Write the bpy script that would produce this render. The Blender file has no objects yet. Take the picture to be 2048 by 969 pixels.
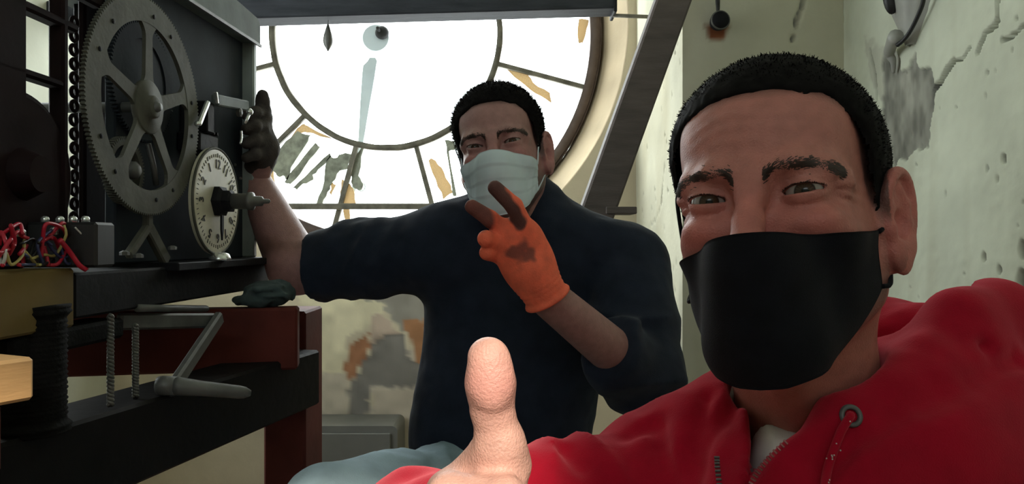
import bpy, math, random
import numpy as np
from mathutils import Vector, Matrix

random.seed(7)
rng = np.random.default_rng(11)
scene = bpy.context.scene
COL = scene.collection
ZC = 1.3            # eye height of the phone above the floor boards
FPX = 1500.0        # focal length in pixels of a 2048 x 969 frame

# ------------------------------------------------------------------ camera
cam_d = bpy.data.cameras.new('camera')
cam_d.sensor_fit = 'HORIZONTAL'
cam_d.sensor_width = 36.0
cam_d.lens = 36.0 * FPX / 2048.0
cam_d.clip_start = 0.01
cam = bpy.data.objects.new('camera', cam_d)
COL.objects.link(cam)
cam.location = (0, 0, ZC)
cam.rotation_euler = (math.radians(90), 0, 0)
scene.camera = cam

# ------------------------------------------------------------------ world and light
SKY = 9.5
world = bpy.data.worlds.new('overcast_sky')
scene.world = world
world.use_nodes = True
wn = world.node_tree
wn.nodes['Background'].inputs[0].default_value = (0.93, 0.98, 1.0, 1)
wn.nodes['Background'].inputs[1].default_value = SKY

SUN_DIR = np.array([-0.10, 0.84, -0.52]); SUN_DIR /= np.linalg.norm(SUN_DIR)
sd = bpy.data.lights.new('sun_offscreen', 'SUN')
sd.energy = 6.5
sd.angle = math.radians(2.2)
sd.color = (1.0, 0.86, 0.72)
so = bpy.data.objects.new('sun_offscreen', sd)
COL.objects.link(so)
so.location = (0.6, -4, 5)
so.rotation_euler = Vector(SUN_DIR).to_track_quat('-Z', 'Y').to_euler()

DIAL_C = np.array([-0.467, 2.80, ZC + 0.772])     # centre of the clock dial
def portal(name, loc, sx, sy, direction):
    d = bpy.data.lights.new(name, 'AREA')
    d.shape = 'RECTANGLE'; d.size = sx; d.size_y = sy
    d.cycles.is_portal = True
    o = bpy.data.objects.new(name, d)
    COL.objects.link(o)
    o.location = loc
    o.rotation_euler = Vector(direction).to_track_quat('-Z', 'Y').to_euler()
portal('dial_daylight_portal', (DIAL_C[0], 3.05, DIAL_C[2]), 1.7, 1.7, (0, -1, 0))
WIN = (1.22, 2.02, ZC - 0.1, ZC + 1.1)          # side window in the left wall: y0 y1 z0 z1
RWIN = (-1.04, 0.30, ZC + 0.835, ZC + 1.15)       # window in the rear wall: x0 x1 z0 z1
portal('window_rear_offscreen', ((RWIN[0] + RWIN[1]) / 2, -1.5, (RWIN[2] + RWIN[3]) / 2), RWIN[1] - RWIN[0], RWIN[3] - RWIN[2], (0, 1, 0))
portal('window_left_offscreen', (-1.56, (WIN[0] + WIN[1]) / 2, (WIN[2] + WIN[3]) / 2), WIN[1] - WIN[0], WIN[3] - WIN[2], (1, 0, 0))

scene.view_settings.view_transform = 'Standard'
scene.view_settings.look = 'None'
scene.view_settings.gamma = 1.0
scene.view_settings.use_curve_mapping = False
scene.view_settings.exposure = 0.0
scene.cycles.use_denoising = True
scene.cycles.max_bounces = 8
scene.cycles.diffuse_bounces = 5
scene.cycles.transparent_max_bounces = 12
scene.cycles.sample_clamp_indirect = 6.0

# ------------------------------------------------------------------ helpers
def c(px, py, d):
    """camera-relative point seen at a photo pixel, d metres ahead"""
    return np.array([(px - 1024) / FPX * d, d, (484.5 - py) / FPX * d])
def at(px, py, d):
    return c(px, py, d) + np.array([0, 0, ZC])

ROOT = {}
def empty(name, loc, label=None, cat=None, group=None, rz=0.0):
    o = bpy.data.objects.new(name, None)
    COL.objects.link(o)
    o.location = tuple(float(v) for v in loc)
    o.rotation_euler = (0, 0, rz)
    o.empty_display_size = 0.05
    ROOT[o.name] = np.array(loc, float)
    tag(o, label, cat, group)
    return o
def tag(o, label=None, cat=None, group=None, kind=None):
    if label: o['label'] = label
    if cat: o['category'] = cat
    if group: o['group'] = group
    if kind: o['kind'] = kind
    return o
def root_of(o):
    while o.parent: o = o.parent
    return o
def add(name, geo, mat, parent=None, local=False, smooth=True, col=None):
    """geo = (verts, faces). World coordinates unless local; linked under parent."""
    v, f = geo
    v = np.asarray(v, float).reshape(-1, 3)
    if parent is not None and not local:
        r = root_of(parent)
        if r.name in ROOT: v = v - ROOT[r.name]
    me = bpy.data.meshes.new(name)
    if isinstance(f, np.ndarray):
        n, k = f.shape
        me.vertices.add(len(v)); me.vertices.foreach_set('co', v.astype(np.float32).ravel())
        me.loops.add(n * k); me.loops.foreach_set('vertex_index', f.astype(np.int32).ravel())
        me.polygons.add(n)
        me.polygons.foreach_set('loop_start', np.arange(0, n * k, k, dtype=np.int32))
        me.update(calc_edges=True)
    else:
        me.from_pydata([tuple(p) for p in v], [], [tuple(q) for q in f])
    me.validate()
    if smooth and len(me.polygons):
        me.polygons.foreach_set('use_smooth', np.ones(len(me.polygons), dtype=bool))
    if col is not None:
        a = me.color_attributes.new('Col', 'FLOAT_COLOR', 'POINT')
        cc = np.ones((len(v), 4), np.float32); cc[:, :3] = col
        a.data.foreach_set('color', cc.ravel())
    me.materials.append(mat)
    me.update()
    o = bpy.data.objects.new(name, me)
    COL.objects.link(o)
    if parent is not None: o.parent = parent
    return o
def thing(name, geo, mat, label, cat, group=None, smooth=True, col=None):
    """a thing that is one mesh: the origin goes to its base"""
    v = np.asarray(geo[0], float).reshape(-1, 3)
    b = np.array([(v[:, 0].min() + v[:, 0].max()) / 2, (v[:, 1].min() + v[:, 1].max()) / 2, v[:, 2].min()])
    o = add(name, (v - b, geo[1]), mat, smooth=smooth, col=col)
    o.location = tuple(b); ROOT[o.name] = b
    return tag(o, label, cat, group)

def merge(*gs):
    V = []; Fa = []; n = 0
    for v, f in gs:
        v = np.asarray(v, float).reshape(-1, 3)
        V.append(v); Fa += [tuple(int(i) + n for i in q) for q in f]; n += len(v)
    return np.concatenate(V), Fa
def xf(geo, M=None, t=None):
    v = np.asarray(geo[0], float)
    if M is not None: v = v @ np.asarray(M).T
    if t is not None: v = v + np.asarray(t)
    return v, geo[1]
def RZ(a): s, k = math.sin(a), math.cos(a); return np.array([[k, -s, 0], [s, k, 0], [0, 0, 1]])
def RX(a): s, k = math.sin(a), math.cos(a); return np.array([[1, 0, 0], [0, k, -s], [0, s, k]])
def RY(a): s, k = math.sin(a), math.cos(a); return np.array([[k, 0, s], [0, 1, 0], [-s, 0, k]])
def box(x0, x1, y0, y1, z0, z1, b=0.0):
    """box with bevelled edges (b)"""
    if b <= 0:
        v = [(x, y, z) for x in (x0, x1) for y in (y0, y1) for z in (z0, z1)]
        return np.array(v), [(0, 1, 3, 2), (4, 6, 7, 5), (0, 4, 5, 1), (2, 3, 7, 6), (0, 2, 6, 4), (1, 5, 7, 3)]
    v = []; idx = {}
    for i, x in enumerate((x0, x1)):
        for j, y in enumerate((y0, y1)):
            for k, z in enumerate((z0, z1)):
                sx, sy, sz = (b if i == 0 else -b), (b if j == 0 else -b), (b if k == 0 else -b)
                idx[i, j, k, 0] = len(v); v.append((x, y + sy, z + sz))
                idx[i, j, k, 1] = len(v); v.append((x + sx, y, z + sz))
                idx[i, j, k, 2] = len(v); v.append((x + sx, y + sy, z))
    f = []
    for i in (0, 1):
        q = [idx[i, 0, 0, 0], idx[i, 1, 0, 0], idx[i, 1, 1, 0], idx[i, 0, 1, 0]]; f.append(q if i else q[::-1])
        q = [idx[0, i, 0, 1], idx[0, i, 1, 1], idx[1, i, 1, 1], idx[1, i, 0, 1]]; f.append(q if i else q[::-1])
        q = [idx[0, 0, i, 2], idx[1, 0, i, 2], idx[1, 1, i, 2], idx[0, 1, i, 2]]; f.append(q if i else q[::-1])
    for i in (0, 1):
        for j in (0, 1):
            q = [idx[i, j, 0, 0], idx[i, j, 0, 1], idx[i, j, 1, 1], idx[i, j, 1, 0]]; f.append(q if (i ^ j) else q[::-1])
            q = [idx[i, 0, j, 0], idx[i, 1, j, 0], idx[i, 1, j, 2], idx[i, 0, j, 2]]; f.append(q if (i ^ j) else q[::-1])
            q = [idx[0, i, j, 1], idx[0, i, j, 2], idx[1, i, j, 2], idx[1, i, j, 1]]; f.append(q if (i ^ j) else q[::-1])
            for k in (0, 1):
                q = [idx[i, j, k, 0], idx[i, j, k, 1], idx[i, j, k, 2]]; f.append(q if (i ^ j ^ k) else q[::-1])
    return np.array(v), f
def obox(a, b, up, w, h, bev=0.003):
    """beam from a to b: h along up, w across"""
    a = np.asarray(a, float); b = np.asarray(b, float)
    L = np.linalg.norm(b - a); x = (b - a) / L
    z = np.asarray(up, float); z = z - x * (z @ x); z /= np.linalg.norm(z)
    y = np.cross(z, x)
    g = box(0, L, -w / 2, w / 2, -h / 2, h / 2, bev)
    return g[0] @ np.stack([x, y, z]) + a, g[1]
def tube(pts, r, n=8, cap=True):
    P = np.asarray(pts, float); m = len(P)
    R = np.full(m, r, float) if np.isscalar(r) else np.asarray(r, float)
    T = np.gradient(P, axis=0); T /= np.linalg.norm(T, axis=1)[:, None] + 1e-12
    u = np.cross(T[0], [0.3, 0.2, 0.93]); u /= np.linalg.norm(u) + 1e-12
    V = []
    for i in range(m):
        u = u - T[i] * (u @ T[i]); u /= np.linalg.norm(u) + 1e-12
        w = np.cross(T[i], u)
        for k in range(n):
            a = 2 * math.pi * k / n
            V.append(P[i] + R[i] * (math.cos(a) * u + math.sin(a) * w))
    f = [(i * n + k, i * n + (k + 1) % n, (i + 1) * n + (k + 1) % n, (i + 1) * n + k) for i in range(m - 1) for k in range(n)]
    if cap: f += [tuple(range(n))[::-1], tuple((m - 1) * n + k for k in range(n))]
    return np.array(V), f
def spline(pts, n=8):
    """Catmull-Rom through pts"""
    P = np.asarray(pts, float); P = np.concatenate([[2 * P[0] - P[1]], P, [2 * P[-1] - P[-2]]])
    out = []
    for i in range(1, len(P) - 2):
        for t in np.linspace(0, 1, n, endpoint=False):
            a, b, d, e = P[i - 1], P[i], P[i + 1], P[i + 2]
            out.append(.5 * (2 * b + (d - a) * t + (2 * a - 5 * b + 4 * d - e) * t * t + (3 * b - a - 3 * d + e) * t ** 3))
    out.append(P[-2])
    return np.array(out)
def lathe(prof, n=32, axis='z'):
    """profile of (radius, height)"""
    V = []; m = len(prof)
    for r, h in prof:
        for k in range(n):
            a = 2 * math.pi * k / n
            V.append((r * math.cos(a), r * math.sin(a), h))
    f = [(i * n + k, i * n + (k + 1) % n, (i + 1) * n + (k + 1) % n, (i + 1) * n + k) for i in range(m - 1) for k in range(n)]
    f += [tuple(range(n))[::-1], tuple((m - 1) * n + k for k in range(n))]
    V = np.array(V)
    if axis == 'y': V = V[:, [0, 2, 1]] * [1, -1, 1]     # height runs to -y
    return V, f
def prism(poly, y0, y1):
    """extrude an (x, z) outline along y; outline counter-clockwise seen from -y"""
    p = np.asarray(poly, float); n = len(p)
    V = np.concatenate([np.c_[p[:, 0], np.full(n, y0), p[:, 1]], np.c_[p[:, 0], np.full(n, y1), p[:, 1]]])
    f = [tuple(range(n)), tuple(range(2 * n - 1, n - 1, -1))]
    f += [(i, n + i, n + (i + 1) % n, (i + 1) % n) for i in range(n)]
    return V, f
def torus(R, r, n=32, m=10, axis='y'):
    V = []; f = []
    for i in range(n):
        a = 2 * math.pi * i / n
        for k in range(m):
            b = 2 * math.pi * k / m
            q = R + r * math.cos(b)
            V.append((q * math.cos(a), r * math.sin(b), q * math.sin(a)))
            f.append((i * m + k, i * m + (k + 1) % m, ((i + 1) % n) * m + (k + 1) % m, ((i + 1) % n) * m + k))
    return np.array(V), f
def ball(ctr, r, n=16, m=10, scale=(1, 1, 1)):
    prof = [(max(1e-4, r * math.sin(math.pi * i / m)), -r * math.cos(math.pi * i / m)) for i in range(m + 1)]
    v, f = lathe(prof, n)
    return v * np.array(scale) + np.asarray(ctr), f

# ------------------------------------------------------------------ noise
def _hash(i, j, k, s):
    h = (i * 374761393 + j * 668265263 + k * 2147483647 + s * 1442695041) & 0xffffffff
    h = ((h ^ (h >> 13)) * 1274126177) & 0xffffffff
    h = (h ^ (h >> 16)) & 0xffff
    return h.astype(np.float32) / 32767.5 - 1.0
def noise(P, freq=1.0, seed=0):
    P = np.asarray(P, np.float64) * freq
    I = np.floor(P).astype(np.int64); f = (P - I); f = f * f * (3 - 2 * f)
    out = 0
    for dx in (0, 1):
        wx = f[:, 0] if dx else 1 - f[:, 0]
        for dy in (0, 1):
            wy = f[:, 1] if dy else 1 - f[:, 1]
            for dz in (0, 1):
                wz = f[:, 2] if dz else 1 - f[:, 2]
                out = out + wx * wy * wz * _hash(I[:, 0] + dx, I[:, 1] + dy, I[:, 2] + dz, seed)
    return out
def fbm(P, freq, seed=0, o=3):
    return sum(noise(P, freq * 2 ** i, seed + i) * .5 ** i for i in range(o))

# ------------------------------------------------------------------ signed distance modelling
def sph(P, q, r): return np.linalg.norm(P - q, axis=1) - r
def ell(P, q, r, R=None):
    p = P - np.asarray(q)
    if R is not None: p = p @ R
    r = np.asarray(r, float)
    k0 = np.linalg.norm(p / r, axis=1); k1 = np.linalg.norm(p / (r * r), axis=1)
    return k0 * (k0 - 1) / np.maximum(k1, 1e-9)
def cone(P, a, b, ra, rb):
    a = np.asarray(a, float); b = np.asarray(b, float); ba = b - a
    h = np.clip((P - a) @ ba / (ba @ ba), 0, 1)
    return np.linalg.norm(P - a - h[:, None] * ba, axis=1) - (ra + (rb - ra) * h)
def smin(a, b, k):
    h = np.clip(.5 + .5 * (b - a) / k, 0, 1)
    return b * (1 - h) + a * h - k * h * (1 - h)
def smax(a, b, k): return -smin(-a, -b, k)
def chain(P, pts, radii, k=0.004):
    d = None
    for i in range(len(pts) - 1):
        e = cone(P, pts[i], pts[i + 1], radii[i], radii[i + 1])
        d = e if d is None else smin(d, e, k)
    return d
def mesh_sdf(f, lo, hi, h, B=8, slack=1.4):
    """surface nets on a sparse set of blocks"""
    lo = np.asarray(lo, float); hi = np.asarray(hi, float)
    nb = np.ceil((hi - lo) / (h * B)).astype(int)
    g = np.stack(np.meshgrid(*[np.arange(n) for n in nb], indexing='ij'), -1).reshape(-1, 3)
    ctr = lo + (g + .5) * (h * B)
    d = f(ctr)
    g = g[np.abs(d) < h * B * .87 * slack]
    L = np.stack(np.meshgrid(*[np.arange(B + 1)] * 3, indexing='ij'), -1).reshape(-1, 3)
    n = len(g)
    vals = np.empty((n, (B + 1) ** 3), np.float64)
    step = 400
    for s in range(0, n, step):
        idx = (g[s:s + step, None, :] * B + L[None]).reshape(-1, 3)
        vals[s:s + step] = f(lo + idx * h).reshape(-1, (B + 1) ** 3)
    V = vals.reshape(n, B + 1, B + 1, B + 1)
    N = nb * B + 4
    key = lambda q: ((q[..., 0] + 2) * N[1] + q[..., 1] + 2) * N[2] + q[..., 2] + 2
    corners = [(i, j, k) for i in (0, 1) for j in (0, 1) for k in (0, 1)]
    cv = np.stack([V[:, i:B + i, j:B + j, k:B + k] for i, j, k in corners], -1)
    ins = cv < 0
    act = ins.any(-1) & ~ins.all(-1)
    bi, ci, cj, ck = np.nonzero(act)
    cell = g[bi] * B + np.stack([ci, cj, ck], -1)
    a = cv[bi, ci, cj, ck]
    acc = np.zeros((len(a), 3)); cnt = np.zeros(len(a))
    K = np.array(corners, float)
    for p in range(8):
        for q in range(p + 1, 8):
            if np.abs(K[p] - K[q]).sum() != 1: continue
            m = (a[:, p] < 0) != (a[:, q] < 0)
            t = a[m, p] / (a[m, p] - a[m, q])
            acc[m] += K[p] + t[:, None] * (K[q] - K[p]); cnt[m] += 1
    vert = lo + (cell + acc / cnt[:, None]) * h
    ck_ = key(cell); order = np.argsort(ck_); sk = ck_[order]
    def look(q):
        k = key(q); j = np.clip(np.searchsorted(sk, k), 0, len(sk) - 1)
        return np.where(sk[j] == k, order[j], -1)
    quads = []
    for ax in range(3):
        b_, c_ = (ax + 1) % 3, (ax + 2) % 3
        sl1 = [slice(None), slice(0, B), slice(0, B), slice(0, B)]
        sl2 = list(sl1); sl2[ax + 1] = slice(1, B + 1)
        v0 = V[tuple(sl1)]; v1 = V[tuple(sl2)]
        bi, i, j, k = np.nonzero((v0 < 0) != (v1 < 0))
        q = g[bi] * B + np.stack([i, j, k], -1)
        flip = v0[bi, i, j, k] < 0
        eb = np.zeros(3, int); eb[b_] = 1; ec = np.zeros(3, int); ec[c_] = 1
        Q = np.stack([look(q), look(q - eb), look(q - eb - ec), look(q - ec)], -1)
        ok = (Q >= 0).all(-1)
        Q = Q[ok]; fl = flip[ok]
        Q[~fl] = Q[~fl][:, ::-1]
        quads.append(Q)
    return vert, np.concatenate(quads).astype(np.int32)
def join_np(*gs):
    V = []; Fq = []; n = 0
    for v, f in gs:
        V.append(v); Fq.append(np.asarray(f) + n); n += len(v)
    return np.concatenate(V), np.concatenate(Fq)
def grad(f, P, e=1e-3):
    G = np.stack([f(P + np.eye(3)[i] * e) - f(P - np.eye(3)[i] * e) for i in range(3)], -1)
    return G / (np.linalg.norm(G, axis=1)[:, None] + 1e-12)
def hit(f, px, py, d0=0.3, d1=2.5):
    """camera-relative surface point of f along the ray through a photo pixel"""
    u = c(px, py, 1.0)
    t = np.linspace(d0, d1, 900)
    v = f(t[:, None] * u)
    i = int(np.argmax(v < 0)) if (v < 0).any() else int(np.argmin(v))
    return t[i] * u
def poly_sd(x, z, poly):
    """2-D signed distance to a polygon (negative inside)"""
    p = np.asarray(poly, float); d = np.full(x.shape, 1e9); ins = np.zeros(x.shape, bool)
    for i in range(len(p)):
        a, b = p[i], p[(i + 1) % len(p)]; e = b - a
        wx, wz = x - a[0], z - a[1]
        t = np.clip((wx * e[0] + wz * e[1]) / (e @ e + 1e-12), 0, 1)
        d = np.minimum(d, np.hypot(wx - t * e[0], wz - t * e[1]))
        cr = ((a[1] <= z) != (b[1] <= z)) & (x < a[0] + (z - a[1]) / (b[1] - a[1] + 1e-12) * e[0])
        ins ^= cr
    return np.where(ins, -d, d)
def line_sd(x, z, pts):
    p = np.asarray(pts, float); d = np.full(x.shape, 1e9)
    for a, b in zip(p[:-1], p[1:]):
        e = b - a; wx, wz = x - a[0], z - a[1]
        t = np.clip((wx * e[0] + wz * e[1]) / (e @ e + 1e-12), 0, 1)
        d = np.minimum(d, np.hypot(wx - t * e[0], wz - t * e[1]))
    return d

# ------------------------------------------------------------------ materials
MATS = {}
def mat(name, color, rough=0.6, metal=0.0, var=0.15, scale=20.0, bump=0.0, bscale=80.0, attr=False, spec=0.5, coat=0.0, stretch=None, sheen=0.0, sss=0.0):
    if name in MATS: return MATS[name]
    m = bpy.data.materials.new(name); m.use_nodes = True
    nt = m.node_tree; N = nt.nodes; Lk = nt.links
    b = N['Principled BSDF']
    b.inputs['Roughness'].default_value = rough
    b.inputs['Metallic'].default_value = metal
    b.inputs['Specular IOR Level'].default_value = spec
    b.inputs['Coat Weight'].default_value = coat
    b.inputs['Sheen Weight'].default_value = sheen
    if sheen > .2: b.inputs['Sheen Tint'].default_value = (1.0, .25, .30, 1)
    if sss:
        b.inputs['Subsurface Weight'].default_value = sss
        b.inputs['Subsurface Radius'].default_value = (0.01, 0.004, 0.002)
    tc = N.new('ShaderNodeTexCoord'); mp = N.new('ShaderNodeMapping')
    if stretch: mp.inputs['Scale'].default_value = stretch
    Lk.new(tc.outputs['Object'], mp.inputs['Vector'])
    nz = N.new('ShaderNodeTexNoise'); nz.inputs['Scale'].default_value = scale; nz.inputs['Detail'].default_value = 5
    Lk.new(mp.outputs[0], nz.inputs['Vector'])
    rp = N.new('ShaderNodeMapRange')
    rp.inputs['From Min'].default_value = 0.3; rp.inputs['From Max'].default_value = 0.7
    rp.inputs['To Min'].default_value = 1 - var; rp.inputs['To Max'].default_value = 1 + var
    Lk.new(nz.outputs['Fac'], rp.inputs['Value'])
    mx = N.new('ShaderNodeVectorMath'); mx.operation = 'SCALE'
    if attr:
        at_ = N.new('ShaderNodeAttribute'); at_.attribute_name = 'Col'
        Lk.new(at_.outputs['Color'], mx.inputs[0])
    else:
        mx.inputs[0].default_value = color
    Lk.new(rp.outputs[0], mx.inputs['Scale'])
    Lk.new(mx.outputs[0], b.inputs['Base Color'])
    if bump:
        n2 = N.new('ShaderNodeTexNoise'); n2.inputs['Scale'].default_value = bscale; n2.inputs['Detail'].default_value = 4
        Lk.new(mp.outputs[0], n2.inputs['Vector'])
        bp = N.new('ShaderNodeBump'); bp.inputs['Strength'].default_value = bump; bp.inputs['Distance'].default_value = 0.002
        Lk.new(n2.outputs['Fac'], bp.inputs['Height'])
        Lk.new(bp.outputs[0], b.inputs['Normal'])
    MATS[name] = m
    return m
def pane_mat(name, tint, through=0.9, rough=0.05):
    m = bpy.data.materials.new(name); m.use_nodes = True
    nt = m.node_tree; N = nt.nodes; Lk = nt.links
    N.remove(N['Principled BSDF'])
    out = N['Material Output']
    t = N.new('ShaderNodeBsdfTransparent'); t.inputs[0].default_value = tint
    g = N.new('ShaderNodeBsdfGlossy'); g.inputs['Roughness'].default_value = rough
    nz = N.new('ShaderNodeTexNoise'); nz.inputs['Scale'].default_value = 6
    mr = N.new('ShaderNodeMapRange'); mr.inputs['To Min'].default_value = 1 - through; mr.inputs['To Max'].default_value = (1 - through) * .5
    Lk.new(nz.outputs['Fac'], mr.inputs['Value'])
    mx = N.new('ShaderNodeMixShader')
    Lk.new(mr.outputs[0], mx.inputs[0]); Lk.new(t.outputs[0], mx.inputs[1]); Lk.new(g.outputs[0], mx.inputs[2])
    Lk.new(mx.outputs[0], out.inputs[0])
    return m
def thin_mat(name, color, trans=0.5, low=.7):
    """thin remnant that lets some daylight through"""
    m = bpy.data.materials.new(name); m.use_nodes = True
    nt = m.node_tree; N = nt.nodes; Lk = nt.links
    N.remove(N['Principled BSDF'])
    nz = N.new('ShaderNodeTexNoise'); nz.inputs['Scale'].default_value = 30
    rp = N.new('ShaderNodeMapRange'); rp.inputs['To Min'].default_value = low; rp.inputs['To Max'].default_value = 1.9 - low
    Lk.new(nz.outputs['Fac'], rp.inputs['Value'])
    sc = N.new('ShaderNodeVectorMath'); sc.operation = 'SCALE'; sc.inputs[0].default_value = color
    Lk.new(rp.outputs[0], sc.inputs['Scale'])
    d = N.new('ShaderNodeBsdfDiffuse'); t = N.new('ShaderNodeBsdfTranslucent')
    Lk.new(sc.outputs[0], d.inputs[0]); Lk.new(sc.outputs[0], t.inputs[0])
    mx = N.new('ShaderNodeMixShader'); mx.inputs[0].default_value = trans
    Lk.new(d.outputs[0], mx.inputs[1]); Lk.new(t.outputs[0], mx.inputs[2])
    Lk.new(mx.outputs[0], N['Material Output'].inputs[0])
    return m
M_PLASTER = mat('plaster', (1, 1, 1), .9, var=.10, scale=6, bump=.35, bscale=60, attr=True, spec=.2)
M_PLASTER_D = mat('plaster_plain', (.52, .53, .44), .9, var=.12, scale=4, bump=.3, bscale=60, spec=.2)
M_FLOOR = mat('floor_boards', (.20, .14, .09), .7, var=.3, scale=6, bump=.4, bscale=30, stretch=(1, 8, 1))
M_TIMBER = mat('old_timber', (.095, .075, .070), .7, var=.25, scale=8, bump=.4, bscale=60, stretch=(1, 6, 6))
M_BEAM = mat('beam_timber', (.030, .033, .040), .75, var=.3, scale=8, bump=.4, bscale=60, stretch=(1, 6, 6), spec=.2)
M_DARKWOOD = mat('dark_timber', (.007, .006, .006), .6, var=.3, scale=9, bump=.35, bscale=60, spec=.15)
M_REDWOOD = mat('red_timber', (.09, .018, .014), .65, var=.3, scale=9, bump=.3, bscale=50, spec=.15)
M_PINE = mat('pine_board', (.74, .44, .20), .6, var=.18, scale=7, bump=.2, bscale=60, stretch=(1, 1, 8))
M_PLANK = mat('bed_plank', (.17, .12, .045), .6, var=.25, scale=8, bump=.25, bscale=50, spec=.15)
M_IRON = mat('dark_iron', (.010, .010, .012), .65, .0, var=.3, scale=25, bump=.25, bscale=120, spec=.15)
M_MAROON = mat('maroon_enamel', (.010, .003, .004), .7, .0, var=.3, scale=18, bump=.15, bscale=90, spec=.15)
M_SLATE = mat('slate_panel', (.030, .037, .046), .8, .0, var=.2, scale=12, bump=.15, bscale=100, spec=.15)
M_GREYPAINT = mat('grey_green_paint', (.115, .138, .130), .65, .0, var=.22, scale=14, bump=.2, bscale=90, spec=.15)
M_BRASS = mat('tarnished_brass', (.085, .085, .070), .65, .0, var=.3, scale=16, bump=.25, bscale=110, spec=.15)
M_STEEL = mat('worn_steel', (.12, .122, .120), .5, .3, var=.25, scale=30, bump=.15, bscale=120)
M_BRIGHT = mat('bright_steel', (.75, .77, .76), .25, .8, var=.1, scale=30)
M_ENAMEL = mat('dial_enamel', (.52, .49, .38), .45, var=.22, scale=14, bump=.1, bscale=80)
M_INK = mat('dial_ink', (.02, .018, .015), .6, var=.2, scale=60)
M_BLACK = mat('black_rope', (.005, .005, .005), .8, var=.4, scale=50, bump=.6, bscale=200, spec=.15)
M_DIALIRON = mat('dial_iron', (.16, .15, .12), .7, .2, var=.4, scale=30, bump=.5, bscale=80)
M_DIALFRAME = mat('dial_frame', (.11, .08, .07), .7, .1, var=.3, scale=18, bump=.4, bscale=70)
M_HAND = mat('white_hand_paint', (.55, .62, .66), .5, var=.08, scale=9)
M_NUMERAL = mat('numeral_paint', (.30, .32, .26), .8, var=.4, scale=40, bump=.4, bscale=90)
M_GLASS = pane_mat('dial_glass', (.97, .98, .97, 1), .93)
M_CREAM = thin_mat('cream_residue', (.62, .50, .33), .42)
M_LEAD = mat('lead', (.13, .13, .12), .5, .5, var=.2, scale=40)
M_CABINET = mat('grey_cabinet', (.16, .16, .15), .5, .2, var=.12, scale=9)
M_RAG = mat('teal_cloth', (.035, .055, .058), .9, var=.3, scale=25, bump=.4, bscale=200)
M_SHEET = mat('grey_sheet', (.36, .36, .33), .45, var=.2, scale=8, bump=.15, bscale=40)
M_CABLE = mat('black_cable', (.012, .012, .013), .5, var=.2, scale=50)
M_SKIN = mat('skin', (1, 1, 1), .46, var=.11, scale=90, bump=.4, bscale=700, attr=True, spec=.4, sss=.06)
M_HAIR = mat('hair', (.007, .006, .006), .75, var=.4, scale=120, spec=.06)
M_BROW = mat('brow_hair', (.045, .028, .023), .6, var=.3, scale=150)
M_EYE = mat('eyeball', (1, 1, 1), .2, var=.04, scale=200, attr=True, spec=.35, coat=.0)
M_MASK = mat('black_mask_cloth', (.006, .006, .009), .9, var=.25, scale=60, bump=.25, bscale=1500, spec=.15, sheen=.03)
M_SURG = thin_mat('surgical_mask_cloth', (.82, .93, .99), .3, .95)
M_RED = mat('red_fleece', (.36, .004, .020), .9, var=.12, scale=30, bump=.3, bscale=900, spec=.12, sheen=.38)
M_TSHIRT = mat('white_cotton', (.62, .60, .57), .9, var=.06, scale=40, bump=.2, bscale=700)
M_ZIP = mat('zip_metal', (.30, .10, .10), .4, .6, var=.2, scale=80)
M_NAVY = mat('navy_fleece', (.015, .021, .037), .9, var=.22, scale=30, bump=.3, bscale=600, spec=.15, sheen=.08)
M_DENIM = mat('light_denim', (.30, .42, .50), .85, var=.22, scale=14, bump=.35, bscale=500)
M_JEANS = mat('dark_denim', (.03, .04, .07), .85, var=.2, scale=14, bump=.3, bscale=500)
M_GLOVE = mat('orange_glove', (1, 1, 1), .8, var=.14, scale=60, bump=.4, bscale=500, attr=True)
M_DKGLOVE = mat('dark_glove', (.05, .04, .037), .8, var=.25, scale=50, bump=.4, bscale=400)
M_SHOE = mat('shoe_leather', (.04, .035, .03), .6, var=.2, scale=30)
# ================================================================== the room
X0, X1 = -1.40, 0.84          # side walls
YR, YB = -1.30, 2.60          # rear wall behind the phone, wall with the dial
YP, XP = 1.90, 0.432          # pier beside the dial niche
ZT = 3.2
PAINT = np.array([.62, .65, .53]); CREAM = np.array([.54, .525, .41]); CEMENT = np.array([.26, .26, .225])

def struct(o): o['kind'] = 'structure'; return o
def dense(a, b, d0, d1, fine, coarse):
    return np.unique(np.concatenate([np.arange(a, d0, coarse), np.arange(d0, d1, fine), np.arange(d1, b, coarse), [b]]).round(5))
def grid(us, vs):
    n, m = len(us), len(vs)
    U, V = np.meshgrid(us, vs, indexing='ij')
    i = np.arange(n - 1)[:, None] * m + np.arange(m - 1)[None]
    f = np.stack([i, i + m, i + m + 1, i + 1], -1).reshape(-1, 4)
    return U.ravel(), V.ravel(), f
def wear(P):
    return fbm(P, 3.0, 5, 4)

# right wall, with its lost plaster, cracks and pock marks
def rw(px, py):
    y = X1 * FPX / (px - 1024.0)
    return (y, ZC + (484.5 - py) / FPX * y)
us = dense(YR, YP, 1.18, YP, .0034, .08); vs = dense(0, ZT, ZC - .16, ZC + .66, .0034, .08)
y, z, f = grid(us, vs)
P = np.c_[np.full_like(y, X1), y, z]
jit = .010 * noise(P, 40, 3) + .006 * noise(P, 110, 4)
patch = [rw(*q) for q in [(1772, 96), (1790, 96), (1800, 142), (1815, 134), (1830, 112), (1838, 143), (1860, 140), (1869, 182), (1864, 230),
                          (1857, 296), (1828, 300), (1812, 318), (1790, 332), (1768, 320), (1758, 250), (1768, 190), (1764, 130)]]
sdp = poly_sd(y, z, patch) + jit
patch2 = [rw(*q) for q in [(1730, 80), (1775, 95), (1772, 200), (1745, 180), (1735, 130)]]
sd2 = poly_sd(y, z, patch2) + jit * 1.6
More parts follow.
